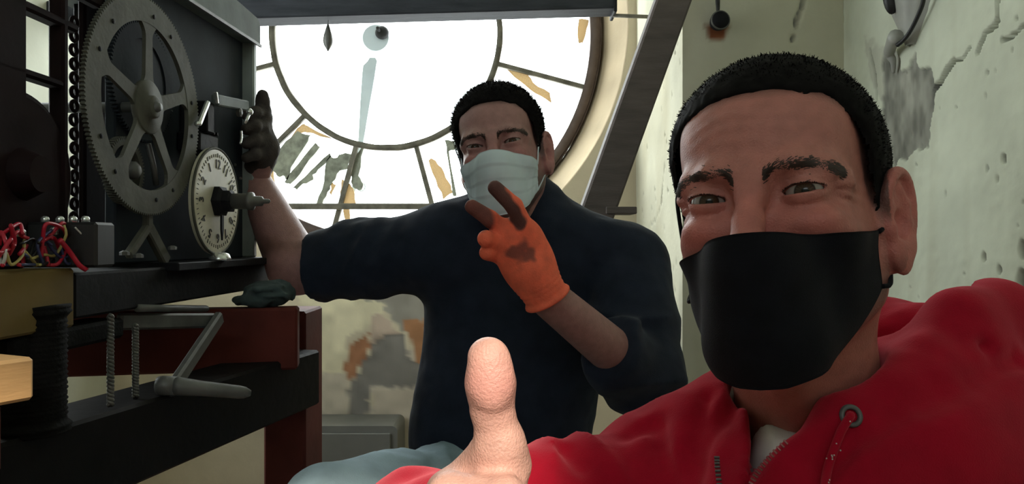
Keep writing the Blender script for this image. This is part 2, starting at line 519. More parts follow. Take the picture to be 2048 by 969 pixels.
crack = np.minimum.reduce([line_sd(y, z, [rw(*q) for q in L]) - w for L, w in [
    ([(1866, 180), (1880, 165), (1893, 140), (1908, 122)], .0062), ([(1908, 122), (1925, 118), (1940, 95)], .0022),
    ([(1955, 105), (1972, 66), (1990, 50)], .0030), ([(1990, 50), (1996, 30), (1997, -20)], .0018),
    ([(2006, 80), (2020, 75), (2038, 60), (2060, 40)], .0024), ([(1740, 100), (1750, 150), (1752, 200)], .002)]]) + jit * .3
hole = np.full_like(y, 1.0)
for k in range(28):
    q = rw(rng.uniform(1800, 2060), rng.uniform(20, 640)); r = rng.uniform(.0006, .0022); e = rng.uniform(1, 3.2)
    hole = np.minimum(hole, np.hypot(y - q[0], (z - q[1]) / e) - r)
for q, r in [((2007, 318), .0045), ((1966, 514), .0045), ((2044, 500), .009), ((1998, 540), .004), ((2042, 560), .010)]:
    q = rw(*q); hole = np.minimum(hole, np.hypot(y - q[0], (z - q[1]) / 1.7) - r)
gone = np.clip(.5 - sdp / .004, 0, 1); thin = np.clip(.5 - sd2 / .01, 0, 1) * .55
ck = np.clip(.75 - crack / .003, 0, 1); hl = np.clip(.6 - hole / .003, 0, 1)
w = wear(P)
col = PAINT * (1 + .10 * w)[:, None]
st = np.clip(noise(P * [1, 1, .16], 26, 9) - .25, 0, 1)[:, None] * .5       # weathered drips
col = col * (1 - st) + np.array([.45, .44, .33]) * st
col = col * (1 - thin[:, None]) + np.array([.44, .43, .36]) * thin[:, None]
cem = CEMENT * (1 + .55 * fbm(P * [1, 1, .5], 40, 21, 3))[:, None]
col = col * (1 - gone[:, None]) + cem * gone[:, None]
dk = np.maximum(ck, hl)[:, None]
col = col * (1 - dk) + CEMENT * dk          # bare cement inside cracks and pock marks
P[:, 0] += .006 * gone + .034 * ck + .010 * hl + .0035 * w * (1 - gone) + .0014 * noise(P, 60, 33)
wr_ = struct(add('wall_right', (P, f), M_PLASTER, col=col))
add('wall_core', box(X1 + .055, X1 + .12, YR - .02, YP + .1, 0, ZT), M_PLASTER_D, wr_, smooth=False)

# pier: front face towards the room, and the reveal of the dial niche
us = dense(XP, X1 + .02, XP, X1 + .02, .008, .05); vs = dense(0, ZT, ZC - .4, ZC + .66, .008, .08)
x, z, f = grid(us, vs); P = np.c_[x, np.full_like(x, YP), z]
def pw(px, py): return ((px - 1024) / FPX * YP, ZC + (484.5 - py) / FPX * YP)
ck = np.clip(.5 - (line_sd(x, z, [pw(*q) for q in [(1612, -40), (1606, 10), (1596, 30), (1590, 60), (1586, 78)]]) - .0025 + .004 * noise(P, 60, 2)) / .004, 0, 1)
rs = pw(1434, 62); rust = np.clip(.5 - (np.hypot((x - rs[0]), (z - rs[1]) / .8) - .026 + .014 * noise(P, 60, 8)) / .012, 0, 1)[:, None]
w = wear(P)
col = CREAM * (1 + .14 * w)[:, None]
col = col * (1 - rust) + np.array([.22, .075, .03]) * rust
col = col * (1 - ck[:, None]) + CEMENT * ck[:, None]
P[:, 1] += (.022 * ck + .004 * w) * np.clip((x - XP) / .03, 0, 1)
pier = struct(add('wall_pier', (P, f), M_PLASTER, col=col))
add('pier_core', box(XP + .03, X1 + .12, YP + .04, 2.95, 0, ZT), M_PLASTER_D, pier, smooth=False)

us = dense(YP, YB + .02, YP, YB + .02, .008, .05)
y, z, f = grid(us, vs); P = np.c_[np.full_like(y, XP), y, z]
def nw(px, py):
    yy = XP * FPX / (px - 1024.0); return (yy, ZC + (484.5 - py) / FPX * yy)
ck = np.clip(.5 - (line_sd(y, z, [nw(*q) for q in [(1330, 330), (1325, 380), (1322, 410), (1312, 440), (1300, 452)]]) - .001 + .004 * noise(P, 60, 2)) / .004, 0, 1)
hl = np.full_like(y, 1.0)
for k in range(60):
    q = nw(rng.uniform(1275, 1362), rng.uniform(0, 760)); r = rng.uniform(.0015, .0045)
    hl = np.minimum(hl, np.hypot((y - q[0]) * .6, z - q[1]) - r)
hl = np.clip(.5 - hl / .004, 0, 1)
w = wear(P)
col = CREAM * (1 + .12 * w)[:, None]
st = np.clip(noise(P * [1, 1, .4], 9, 19) - .2, 0, 1)[:, None] * .5
col = col * (1 - st) + np.array([.40, .34, .20]) * st
dk = np.maximum(ck, hl)[:, None]; col = col * (1 - dk) + CEMENT * dk
P[:, 0] += (.014 * dk[:, 0] + .004 * w) * np.clip((y - YP) / .03, 0, 1)
P[:, 0] += np.where(P[:, 1] < YP + .001, .0, 0)
struct(add('wall_niche', (P, f), M_PLASTER, col=col))

# wall with the round opening: a polar sheet from the opening's edge to the wall's outline, then the flared reveal
cx, cz = DIAL_C[0], DIAL_C[2]
RH = .872
th = np.linspace(0, 2 * math.pi, 480, endpoint=False); co, si = np.cos(th), np.sin(th)
tx = np.where(co > 0, (XP + .02 - cx) / np.where(np.abs(co) < 1e-9, 1e-9, co), (X0 - .02 - cx) / np.where(np.abs(co) < 1e-9, -1e-9, co))
tz = np.where(si > 0, (ZT - cz) / np.where(np.abs(si) < 1e-9, 1e-9, si), (-cz) / np.where(np.abs(si) < 1e-9, -1e-9, si))
rmax = np.minimum(tx, tz)
ts = np.linspace(0, 1, 150)
rr = RH + (np.maximum(rmax, RH + .004) - RH)[None] * ts[:, None]
rings = [(RH * 1 - .072, 2.92), (RH - .072, 2.80), (RH - .020, 2.665), (RH - .004, 2.62)]
V = [np.c_[cx + r * co, np.full_like(co, yy), cz + r * si] for r, yy in rings]
V += [np.c_[cx + r * co, np.full_like(co, YB), cz + r * si] for r in rr]
P = np.concatenate(V); n = len(th); m = len(V)
i = np.arange(m - 1)[:, None] * n + np.arange(n)[None]; j = np.arange(m - 1)[:, None] * n + (np.arange(n)[None] + 1) % n
f = np.stack([i, i + n, j + n, j], -1).reshape(-1, 4)
x, z = P[:, 0], P[:, 2]
def bw(px, py): return ((px - 1024) / FPX * YB, ZC + (484.5 - py) / FPX * YB)
jit = .012 * noise(P, 22, 3) + .008 * noise(P, 60, 4)
w = wear(P)
col = np.array([.56, .49, .36]) * (1 + .14 * w)[:, None]
def paint(poly, colour, soft=.006, j=1.0):
    global col
    a = np.clip(.5 - (poly_sd(x, z, [bw(*q) for q in poly]) + jit * j) / soft, 0, 1)[:, None]
    col = col * (1 - a) + np.array(colour) * (1 + .2 * noise(P, 30, 71))[:, None] * a
    return a[:, 0]
paint([(600, 560), (760, 560), (770, 600), (750, 650), (700, 680), (686, 745), (600, 752)], (.66, .60, .42))
paint([(600, 745), (705, 752), (700, 860), (600, 860)], (.50, .44, .35))
paint([(742, 690), (860, 700), (862, 860), (742, 860)], (.52, .45, .36))
paint([(735, 570), (860, 560), (862, 650), (800, 665), (778, 640), (770, 610), (735, 600)], (.30, .28, .24))
paint([(742, 630), (780, 640), (800, 668), (770, 690), (740, 700)], (.48, .38, .30))
paint([(808, 640), (862, 632), (862, 740), (830, 725)], (.40, .20, .10))
a1 = paint([(690, 740), (700, 680), (738, 668), (745, 690), (720, 738), (700, 765)], (.36, .17, .09))
a2 = paint([(745, 690), (782, 668), (808, 668), (822, 720), (845, 735), (850, 775), (742, 776), (738, 852), (696, 852), (700, 775), (722, 738)], (.215, .20, .18))
P[:, 1] += np.where(np.arange(len(P)) >= 4 * n, .005 * a2 + .003 * a1 + .004 * w, 0)
rim = np.arange(len(P)) < 5 * n
col[rim] = np.array([.50, .41, .28]) * (1 + .3 * noise(P[rim], 14, 6))[:, None]
struct(add('wall_back', (P, f), M_PLASTER, col=col))

def cells(us, vs, holes, make):
    gs = []
    us = sorted(set(us + [q for h in holes for q in h[:2]])); vs = sorted(set(vs + [q for h in holes for q in h[2:]]))
    for u0, u1 in zip(us[:-1], us[1:]):
        for v0, v1 in zip(vs[:-1], vs[1:]):
            if any(h[0] <= (u0 + u1) / 2 <= h[1] and h[2] <= (v0 + v1) / 2 <= h[3] for h in holes): continue
            gs.append(make(u0, u1, v0, v1))
    return merge(*gs)
struct(add('wall_left', cells([YR - .1, 2.9], [0, ZT], [WIN], lambda a, b, p, q: box(X0 - .14, X0, a, b, p, q)), M_PLASTER_D, smooth=False))
# rear wall behind the phone, with the high window that lets sky and sun in
struct(add('wall_rear', cells([X0 - .1, X1 + .1], [0, ZT], [RWIN], lambda a, b, p, q: box(a, b, YR - .025, YR, p, q)), M_PLASTER_D, smooth=False))
struct(add('floor', box(X0 - .2, X1 + .2, YR - .2, 2.95, -.12, 0), M_FLOOR, smooth=False))
struct(add('ceiling', box(X0 - .2, X1 + .2, YR - .2, 2.95, ZT, ZT + .1), M_PLASTER_D, smooth=False))
# rear window, then side window: frame and panes
x0, x1, z0, z1 = RWIN; xm = (x0 + x1) / 2
wr2 = struct(add('window_2', merge(box(x0, x0 + .04, YR - .06, YR - .027, z0, z1, .003), box(x1 - .04, x1, YR - .06, YR - .027, z0, z1, .003), box(x0 + .04, x1 - .04, YR - .06, YR - .027, z0, z0 + .04, .003),
      box(x0 + .04, x1 - .04, YR - .06, YR - .027, z1 - .04, z1, .003), box(xm - .012, xm + .012, YR - .056, YR - .03, z0 + .04, z1 - .04, .003)), M_TIMBER, smooth=False))
for a, b in ((x0 + .04, xm - .012), (xm + .012, x1 - .04)):
    add('pane', box(a, b, YR - .045, YR - .042, z0 + .04, z1 - .04), M_GLASS, wr2, smooth=False)
y0, y1, z0, z1 = WIN
wf = struct(add('window_1', merge(box(X0 - .09, X0 - .04, y0, y0 + .05, z0, z1, .004), box(X0 - .09, X0 - .04, y1 - .05, y1, z0, z1, .004),
      box(X0 - .09, X0 - .04, y0 + .05, y1 - .05, z0, z0 + .05, .004), box(X0 - .09, X0 - .04, y0 + .05, y1 - .05, z1 - .05, z1, .004),
      box(X0 - .08, X0 - .05, (y0 + y1) / 2 - .015, (y0 + y1) / 2 + .015, z0 + .05, z1 - .05, .003)), M_TIMBER, smooth=False))
for k in (0, 1):
    ym = (y0 + y1) / 2
    a, b = ((y0 + .05, ym - .015), (ym + .015, y1 - .05))[k]
    add('pane', box(X0 - .067, X0 - .063, a, b, z0 + .05, z1 - .05), M_GLASS, wf, smooth=False)

# ================================================================== the clock dial
dial = empty('clock_dial', (DIAL_C[0], DIAL_C[1], DIAL_C[2] - .8),
             'round glazed tower clock dial with iron rings, seen from its back in the wall', 'clock dial')
def ring(r0, r1, y0, y1, n=120):
    V = []
    for a in np.linspace(0, 2 * math.pi, n, endpoint=False):
        k, s = math.cos(a), math.sin(a)
        V += [(cx + r0 * k, y0, cz + r0 * s), (cx + r1 * k, y0, cz + r1 * s), (cx + r1 * k, y1, cz + r1 * s), (cx + r0 * k, y1, cz + r0 * s)]
    f = [(i * 4 + k, ((i + 1) % n) * 4 + k, ((i + 1) % n) * 4 + (k + 1) % 4, i * 4 + (k + 1) % 4) for i in range(n) for k in range(4)]
    return np.array(V), f
RO, RI = .766, .423
add('outer_ring', merge(ring(RO - .008, RO + .026, 2.765, 2.80), ring(RO + .026, .80, 2.775, 2.82)), M_DIALFRAME, dial)
gi = ring(RI - .0105, RI + .0105, 2.775, 2.80)
gi[0][:, :] += .0022 * np.c_[noise(gi[0], 22, 1), np.zeros(len(gi[0])), noise(gi[0], 22, 2)]
add('inner_ring', gi, M_DIALIRON, dial)
for k in range(12):
    a = math.radians(15 + 30 * k); u = np.array([math.cos(a), 0, math.sin(a)])
    p0 = np.array([cx, 2.787, cz]) + u * (RI + .004); p1 = np.array([cx, 2.787, cz]) + u * (RO)
    add('radial_bar', obox(p0, p1, np.cross(u, [0, 1, 0]), .022, .018, .002), M_DIALIRON, dial, smooth=False)
for k in range(12):
    a = np.radians(np.linspace(15 + 30 * k, 45 + 30 * k, 9))
    o = np.c_[cx + RO * np.cos(a), np.zeros(9), cz + RO * np.sin(a)]; q = np.c_[cx + RI * np.cos(a), np.zeros(9), cz + RI * np.sin(a)]
    poly = np.concatenate([q, o[::-1]])[:, [0, 2]]
    add('pane', prism(poly[::-1], 2.7985, 2.8025), M_GLASS, dial, smooth=False)
a = np.linspace(0, 2 * math.pi, 64, endpoint=False)
add('pane', prism(np.c_[cx + RI * np.cos(a), cz + RI * np.sin(a)], 2.7985, 2.8025), M_GLASS, dial, smooth=False)
zt = ZC + (484.5 - 413) / FPX * 2.74
hw = math.sqrt(RO ** 2 - (cz - zt) ** 2) + .01
tb = obox((cx - hw, 2.745, zt), (cx + hw, 2.745, zt), (0, 0, 1), .02, .022, .003)
add('tie_bar', tb, M_DIALIRON, dial, smooth=False)
def ragged(poly, amp, n=3, d=2.79):
    out = []
    p = [np.array(q, float) for q in poly]
    for i in range(len(p)):
        q0, q1 = p[i], p[(i + 1) % len(p)]; e = q1 - q0; L = np.hypot(*e) + 1e-9; nn = np.array([-e[1], e[0]]) / L
        for t in range(n):
            out.append(q0 + e * t / n + nn * (rng.uniform(-amp, amp) if t else 0))
    w = np.array([at(q[0], q[1], d) for q in out])
    return w[:, [0, 2]]
Q = lambda L: [(500 + a * .3302, 180 + b * .3302) for a, b in L]
for L, m, dd in [
    (Q([(290, 250), (370, 275), (355, 310), (250, 470), (232, 545), (200, 520), (170, 525), (150, 500), (125, 470), (190, 350)]), M_NUMERAL, 2.788),
    (Q([(398, 322), (427, 345), (330, 470), (245, 572), (212, 560), (290, 455)]), M_NUMERAL, 2.788),
    (Q([(485, 385), (496, 400), (430, 470), (380, 515), (385, 545), (320, 570), (285, 606), (262, 596), (370, 490)]), M_NUMERAL, 2.788),
    (Q([(470, 420), (485, 390), (510, 415), (560, 390), (612, 390), (590, 480), (545, 490), (500, 560), (470, 620), (440, 692), (405, 690), (450, 560)]), M_NUMERAL, 2.788),
    (Q([(610, 470), (680, 345), (690, 350), (655, 520), (685, 570), (675, 605), (640, 600), (612, 560)]), M_NUMERAL, 2.795),
    (Q([(1180, 305), (1240, 310), (1248, 360), (1205, 372), (1252, 640), (1228, 640), (1192, 380)]), M_NUMERAL, 2.788),
    (Q([(285, 232), (330, 205), (345, 215), (430, 262), (505, 298), (420, 280), (350, 258), (280, 262), (190, 360), (130, 470), (148, 560), (128, 582), (108, 560), (122, 450)]), M_CREAM, 2.794),
    (Q([(555, 540), (590, 560), (625, 600), (640, 690), (600, 720), (606, 830), (592, 828), (570, 770), (565, 680), (545, 620)]), M_CREAM, 2.794),
    (Q([(480, 620), (500, 560), (520, 575), (490, 640)]), M_CREAM, 2.794),
    (Q([(1080, 425), (1100, 415), (1160, 470), (1205, 560), (1232, 622), (1170, 665), (1125, 545)]), M_CREAM, 2.794),
    ([(1008, 132), (1050, 145), (1066, 165), (1100, 186), (1103, 206), (1070, 186), (1040, 162)], M_CREAM, 2.794),
    ([(1158, 38), (1178, 40), (1172, 66), (1165, 86), (1157, 84)], M_CREAM, 2.794),
    (Q([(600, 818), (690, 822), (760, 828), (720, 845), (610, 832)]), M_CREAM, 2.794),
    (Q([(1010, 325), (1110, 285), (1150, 255), (1120, 305), (1060, 322)]), M_CREAM, 2.794),
]:
    add('numeral_fragment' if m is M_NUMERAL else 'putty_fragment', prism(ragged(L, 2.2)[::-1], dd - .004, dd + .004), m, dial, smooth=False)
# the white hand outside the glass
H = [(752, 116), (756, 123), (754, 132), (750, 160), (741, 210), (728, 288), (722, 330), (716, 372), (708, 392), (703, 390), (707, 368), (713, 330), (718, 288), (722, 210), (726, 150), (728, 132), (737, 123), (741, 116)]
hw_ = np.array([at(a - 1, b, 2.90) for a, b in H])[:, [0, 2]]
hb = at(752, 78, 2.90)
hand = add('minute_hand', merge(prism(hw_, 2.892, 2.908), xf(lathe([(.012, -.010), (.050, -.009), (.057, 0), (.050, .009), (.012, .010)], 36, 'y'), None, hb + [0, 0, .002])), M_HAND, dial, smooth=False)
add('hub', merge(xf(lathe([(.006, -.01), (.022, -.008), (.026, .01), (.020, .02), (.008, .024)], 24, 'y'), None, hb + [.027, -.014, .018]),
                 xf(lathe([(.004, 0), (.006, .06)], 12, 'y'), None, hb + [.02, -.02, .02])), M_IRON, hand)
add('tail_ring', xf(torus(.016, .003, 24, 6), None, at(722, 374, 2.9)), M_HAND, hand)

# plumb weight on its cord under the beam
pb = empty('plumb_bob', at(655, 102, 2.3), 'small dark pear shaped plumb weight on a cord under the timber beam', 'weight')
p = at(656, 100, 2.3)
add('bob', xf(lathe([(.0015, -.004), (.006, .004), (.013, .016), (.0155, .028), (.013, .045), (.008, .062), (.003, .078)], 20), None, p), M_LEAD, pb)
add('cord', tube([p + [0, 0, .076], p + [.004, 0, .125]], .0012, 6), M_CABLE, pb)

# timbers in front of the dial
b0, b1 = at(455, 46.5, 2.3), at(1226, 25, 2.3)
tbm = empty('timber_beam', (b0 + b1) / 2, 'weathered dark horizontal timber beam crossing in front of the dial', 'beam')
add('beam', obox(b0 + (b0 - b1) * .55 + [0, 0, .035], b1 + [0, 0, .035], (0, 0, 1), .09, .07, .004), M_BEAM, tbm, smooth=False)
add('end_plate', box(b1[0] - .004, b1[0] + .006, 2.25, 2.35, b1[2] - .012, b1[2] + .085, .002), M_IRON, tbm, smooth=False)
add('tie_rod', tube([at(1226, 31, 2.3), np.array([XP + .004, 2.3, ZC + (484.5 - 34) / FPX * 2.3])], .006, 8), M_DIALIRON, tbm)
d = 1.80
br = empty('timber_brace', (at(1200, 410, d) * [1, 1, 0]), 'slanting dark brown timber brace standing between dial niche and pier', 'beam')
p0, p1 = at(1200, 405, d), at(1345, 0, d); u = (p1 - p0) / np.linalg.norm(p1 - p0)
lowk = (p0[2] - .012) / u[2]; hik = (.76 - p0[0]) / u[0]
add('post', obox(p0 - u * lowk, p0 + u * hik, (1, 0, 0), .08, .080, .005), M_TIMBER, br, smooth=False)
q0, q1 = at(1236, 421, d - .03), at(1272, 421, d - .03)
add('cleat', box(q0[0] - .03, q1[0], d - .045, d + .05, q0[2] - .009, q0[2] + .008, .002), M_TIMBER, br, smooth=False)

# knob on its cable
kp = at(1440, 41, YP - .03)
kn = empty('bell_knob', kp, 'small round dark knob on a cable hanging over the rust stain on the pier', 'knob')
add('knob', xf(lathe([(.010, -.03), (.020, -.022), (.023, -.010), (.023, .004), (.018, .014), (.009, .018), (.004, .019)], 24, 'y'), None, kp), M_IRON, kn)
add('collar', xf(torus(.021, .0035, 28, 8), None, kp + [0, -.004, 0]), M_LEAD, kn)
add('cable', tube(spline([kp + [-.004, 0, .02], kp + [-.006, 0.006, .06], kp + [-.002, .004, .14], kp + [.0, .01, ZT - kp[2]]], 6), .0042, 8), M_CABLE, kn)

# sheet hanging on the right wall
sh = empty('hanging_sheet', at(1785, 110, 1.6), 'crumpled grey sheet gathered to a point on the flaking wall beside a black cable', 'sheet')
ap = np.array([X1 - .035, 1.572, at(1790, 90, 1.572)[2]])
def pleats(n=64, m=16):
    V = []
    for j in range(m):
        t = j / (m - 1)
        for i in range(n):
            a = math.pi * (i / (n - 1))
            ra = .010 + .20 * t ** .9
            k = 1 + .20 * t * math.sin(5 * a + 1.3) + .07 * t * math.sin(11 * a + t * 3)
            yy = ap[1] - math.cos(a) * ra * 1.0 * k - .03 * t
            xx = X1 + .006 - math.sin(a) * (.018 + .085 * t) * k
            V.append((xx, yy, ap[2] + .34 * t + .01 * math.sin(5 * a) * t))
    f = [(j * n + i, j * n + i + 1, (j + 1) * n + i + 1, (j + 1) * n + i) for j in range(m - 1) for i in range(n - 1)]
    return np.array(V), f
o = add('sheet', pleats(), M_SHEET, sh)
md = o.modifiers.new('thickness', 'SOLIDIFY'); md.thickness = .003
tl = spline([ap + [0, 0, .02]] + [np.array([X1 - o_, *rw(*q_)]) for q_, o_ in (((1797, 104), .020), ((1795, 122), .010), ((1790, 146), .003))], 6)
add('twisted_end', tube(tl, np.linspace(.015, .003, len(tl)) * (1 + .04 * np.sin(np.arange(len(tl)) * 1.3)), 10), M_SHEET, sh)
pk = at(1772, 20, 1.585)
add('pocket', xf(ball((0, 0, 0), .019, 16, 12, (1, .7, 2.6)), None, pk + [.012, 0, .04]), M_CABLE, sh)
cb = [np.array([X1 - .012, X1 * FPX / (px - 1024.0), 0]) for px in (1794, 1806, 1818, 1832, 1846, 1850, 1846)]
for q, (px, py) in zip(cb, [(1794, 91), (1806, 81), (1818, 66), (1832, 40), (1846, 4), (1850, -40), (1846, -90)]): q[2] = ZC + (484.5 - py) / FPX * q[1]
for k, q in enumerate(cb): q[0] -= .03 + .03 * math.sin(k * .6); q[:2] *= 1
cb = [np.array([(px - 1024) / FPX * dd, dd, ZC + (484.5 - py) / FPX * dd]) for (px, py), dd in zip([(1794, 91), (1806, 81), (1818, 66), (1832, 40), (1846, 4), (1850, -40), (1846, -90)], [1.575, 1.56, 1.545, 1.52, 1.49, 1.48, 1.485])]
add('cable', tube(spline(cb, 6), .0045, 8), M_CABLE, sh)

# grey cabinet against the wall below the dial
q0, q1 = at(560, 853, 2.42), at(795, 853, 2.42)
cab = empty('metal_cabinet', ((q0[0] + q1[0]) / 2, 2.5, 0), 'plain grey metal cabinet standing under the peeling wall below the dial', 'cabinet')
pr = [(q0[0], .02), (q1[0], .02)] + [(q1[0] - .02 + .02 * math.cos(a), q0[2] - .02 + .02 * math.sin(a)) for a in np.linspace(0, math.pi / 2, 7)] + [(q0[0], q0[2])]
add('body', prism(pr, 2.42, 2.585), M_CABINET, cab, smooth=False)
add('door', box(q0[0] + .015, q1[0] - .022, 2.412, 2.42, .06, q0[2] - .022, .002), M_CABINET, cab, smooth=False)
add('plinth', box(q0[0] + .01, q1[0] - .01, 2.43, 2.58, 0, .02), M_IRON, cab, smooth=False)
# ================================================================== the clock movement
YAW = math.radians(2.0)
GO = np.array([-.489, 1.0, ZC + .18])                 # centre of the great wheel
mv = empty('clock_movement', GO, 'dark tower clock movement with great toothed wheel, small setting dial and slate housing', 'clock', rz=math.pi / 2 - YAW)
# local axes of the movement: x runs away from the phone, y into the movement, z up
vv = np.array([math.sin(YAW), math.cos(YAW)]); nn = np.array([math.cos(YAW), -math.sin(YAW)])
def ms(px, py, off=0.0):
    k = (px - 1024) / FPX
    bx_, by_ = GO[0] + off * nn[0], GO[1] + off * nn[1]
    s = (k * by_ - bx_) / (vv[0] - k * vv[1])
    y = by_ + s * vv[1]
    return np.array([s, -off, (484.5 - py) / FPX * y - .18])
def madd(name, geo, m, parent=mv, smooth=False): return add(name, geo, m, parent, local=True, smooth=smooth)

# great wheel: toothed rim, five flared spokes, hub
R1, NT = .145, 176
def toothed(R, r_in, nt, y0, y1, dep=.0042):
    V = []; N = nt * 4
    for k in range(N):
        a = 2 * math.pi * k / N; ro = R if k % 4 in (0, 1) else R - dep
        for r, y in ((r_in, y0), (ro, y0), (ro, y1), (r_in, y1)): V.append((r * math.cos(a), y, r * math.sin(a)))
    f = [(i * 4 + k, ((i + 1) % N) * 4 + k, ((i + 1) % N) * 4 + (k + 1) % 4, i * 4 + (k + 1) % 4) for i in range(N) for k in range(4)]
    return np.array(V), f
wheel = madd('great_wheel', toothed(R1, .111, NT, -.006, 0, .0030), M_BRASS)
def spoke(a, r0=.018, r1=.1125, w=.0105):
    rs = np.linspace(r0, r1, 22)
    def hw(r):
        e = (r - r0) / (r1 - r0)
        return w * (1 - .25 * e) + .016 * max(0, (e - .78) / .22) ** 2.2 + .016 * max(0, (.26 - e) / .26) ** 1.6
    L = [(r, hw(r)) for r in rs]; poly = [(r, -h) for r, h in L] + [(r, h) for r, h in L[::-1]]
    p = np.array(poly); k, s = math.cos(a), math.sin(a)
    return prism(np.c_[p[:, 0] * k - p[:, 1] * s, p[:, 0] * s + p[:, 1] * k], -.0055, -.0005)
for k in range(5):
    madd('spoke', spoke(math.radians(90 + 72 * k)), M_BRASS, wheel)
madd('hub', merge(lathe([(.036, 0), (.036, .006), (.034, .0075), (.016, .008), (.015, .014), (.012, .0155), (.003, .0155)], 32, 'y')), M_BRASS, wheel, True)
madd('arbor', lathe([(.007, -.16), (.007, .017), (.005, .021), (.001, .0215)], 16, 'y'), M_STEEL, wheel, True)
for k in range(10):
    a = math.radians(90 + 36 * k + (8 if k % 2 else -5)); r = .124
    madd('rivet', xf(lathe([(.003, 0), (.003, .001), (.001, .0016)], 10, 'y'), None, (r * math.cos(a), -.006, r * math.sin(a))), M_IRON, wheel)

# second wheels behind it
w2 = madd('intermediate_wheel', xf(toothed(.085, .060, 96, .03, .038), None, (.055, 0, .045)), M_SLATE)
madd('web', xf(lathe([(.061, -.036), (.061, -.032), (.02, -.030), (.01, -.03)], 40, 'y'), None, (.055, 0, .045)), M_SLATE, w2)
w3 = madd('pinion_wheel', xf(toothed(.045, .034, 60, .022, .032), None, (-.005, 0, -.085)), M_BRASS)
madd('crescent', xf(lathe([(.012, -.03), (.012, -.01), (.006, -.005)], 20, 'y'), None, (-.005, 0, -.085)), M_STEEL, w3, True)
madd('lever', tube([(.03, .012, -.045), (.045, .012, -.075), (.052, .012, -.10)], .004, 8), M_STEEL, w3, True)

M_POST = mat('post_paint', (.30, .34, .33), .5, .1, var=.2, scale=14)
# housing: slate panel, edge post, lid
a = ms(300, 400, -.035)
far = ms(514, 300, -.013)[0] - .004
madd('housing_panel', box(-.01, far, .035, .05, -.209, .20, .002), M_SLATE)
madd('inner_plate', box(.16, far, .19, .20, -.209, .20, .002), M_IRON)
madd('edge_post', box(far - .012, far + .004, .013, .05, -.209, .205, .003), M_POST)
madd('rear_post', box(far - .006, far + .016, .16, .20, -.209, .205, .003), M_GREYPAINT)
lz0, lz1 = ms(500, 78, -.01)[2], ms(500, 22, -.01)[2]
prof = [(-.14, lz0 - .012), (far + .004, lz0), (far + .008, lz0 + .004), (far + .008, lz1 - .016), (far - .002, lz1 - .004), (-.14, lz1 + .014)]
lid = madd('lid', prism(prof, .008, .215), M_GREYPAINT)
madd('lid_edge', prism([(-.14, lz0 - .016), (far + .008, lz0 - .004), (far + .008, lz0 + .001), (-.14, lz0 - .011)], .005, .009), M_STEEL, lid)

# lever bracket with bright pin, above the setting dial
p = ms(415, 205, .012); q = ms(398, 248, .012)
lv = madd('lever_bracket', merge(box(p[0] + .005, p[0] + .03, -.01, .035, p[2] - .045, p[2] + .004, .002)), M_IRON)
madd('pin', tube([p, q, q + [-.008, 0, -.001]], .0042, 8), M_BRIGHT, lv, True)
p = ms(430, 190, .012); q = ms(492, 212, .0)
madd('link_arm', obox(p + [0, 0, -.008], q, (0, 0, 1), .012, .018, .002), M_GREYPAINT, lv)
madd('link_clip', obox(ms(431, 184, .016), ms(434, 208, .016), (0, 1, 0), .004, .006, .001), M_BRIGHT, lv)
p = ms(499, 224, .022)
madd('screw', merge(ball(p, .0062, 14, 8), tube([p + [-.002, 0, -.004], p + [-.012, .004, -.022]], .003, 8)), M_BRIGHT, lv, True)
p = ms(482, 262, .006); q = ms(480, 288, .006)
madd('split_pin', tube(spline([p, (p + q) / 2 + [.004, 0, 0], q], 5), .0022, 6), M_BRIGHT, lv, True)
p = ms(482, 225, .01)
madd('nut', xf(lathe([(.008, 0), (.008, .006), (.004, .008)], 6, 'y'), None, p + [0, .006, 0]), M_STEEL, lv)
p = ms(420, 284, .0)
madd('gear_block', merge(box(p[0] - .04, p[0] + .028, -.002, .035, p[2] - .02, p[2] + .012, .003),
     *[box(p[0] - .03 + .012 * k, p[0] - .025 + .012 * k, -.004, .03, p[2] + .012, p[2] + .018, .001) for k in range(5)]), M_IRON)
for px, py in [(481, 357), (470, 330), (478, 395)]:
    p = ms(px, py, -.033); madd('rivet', xf(ball((0, 0, 0), .003, 10, 6), None, p), M_STEEL)

# setting dial
dc = ms(431, 403, .012); RD = .0845
sdl = madd('setting_dial', xf(lathe([(RD, -.004), (RD, 0), (RD - .003, .003), (RD - .006, .0035), (.002, .0035)], 64, 'y'), None, dc), M_ENAMEL)
madd('dial_rim', xf(torus(RD - .001, .0022, 64, 8), None, dc + [0, -.002, 0]), M_BRASS, sdl, True)
trk = []
for k in range(60):
    a = 2 * math.pi * k / 60; u = np.array([math.cos(a), 0, math.sin(a)])
    trk.append(obox(dc + u * .0695 + [0, -.0038, 0], dc + u * (.0745 if k % 5 else .076) + [0, -.0038, 0], (0, 1, 0), .0009 if k % 5 else .0018, .0008, 0))
madd('minute_track', merge(*trk), M_INK, sdl)
def glyph(text, size):
    cu = bpy.data.curves.new('numeral', 'FONT'); cu.body = text; cu.size = size; cu.align_x = 'CENTER'; cu.align_y = 'CENTER'; cu.extrude = .0004
    o = bpy.data.objects.new('numeral', cu); COL.objects.link(o)
    bpy.context.view_layer.update()
    me = bpy.data.meshes.new_from_object(o.evaluated_get(bpy.context.evaluated_depsgraph_get()))
    v = np.array([p.co[:] for p in me.vertices]); f = [tuple(p.vertices) for p in me.polygons]
    bpy.data.objects.remove(o); bpy.data.curves.remove(cu); bpy.data.meshes.remove(me)
    return v, f
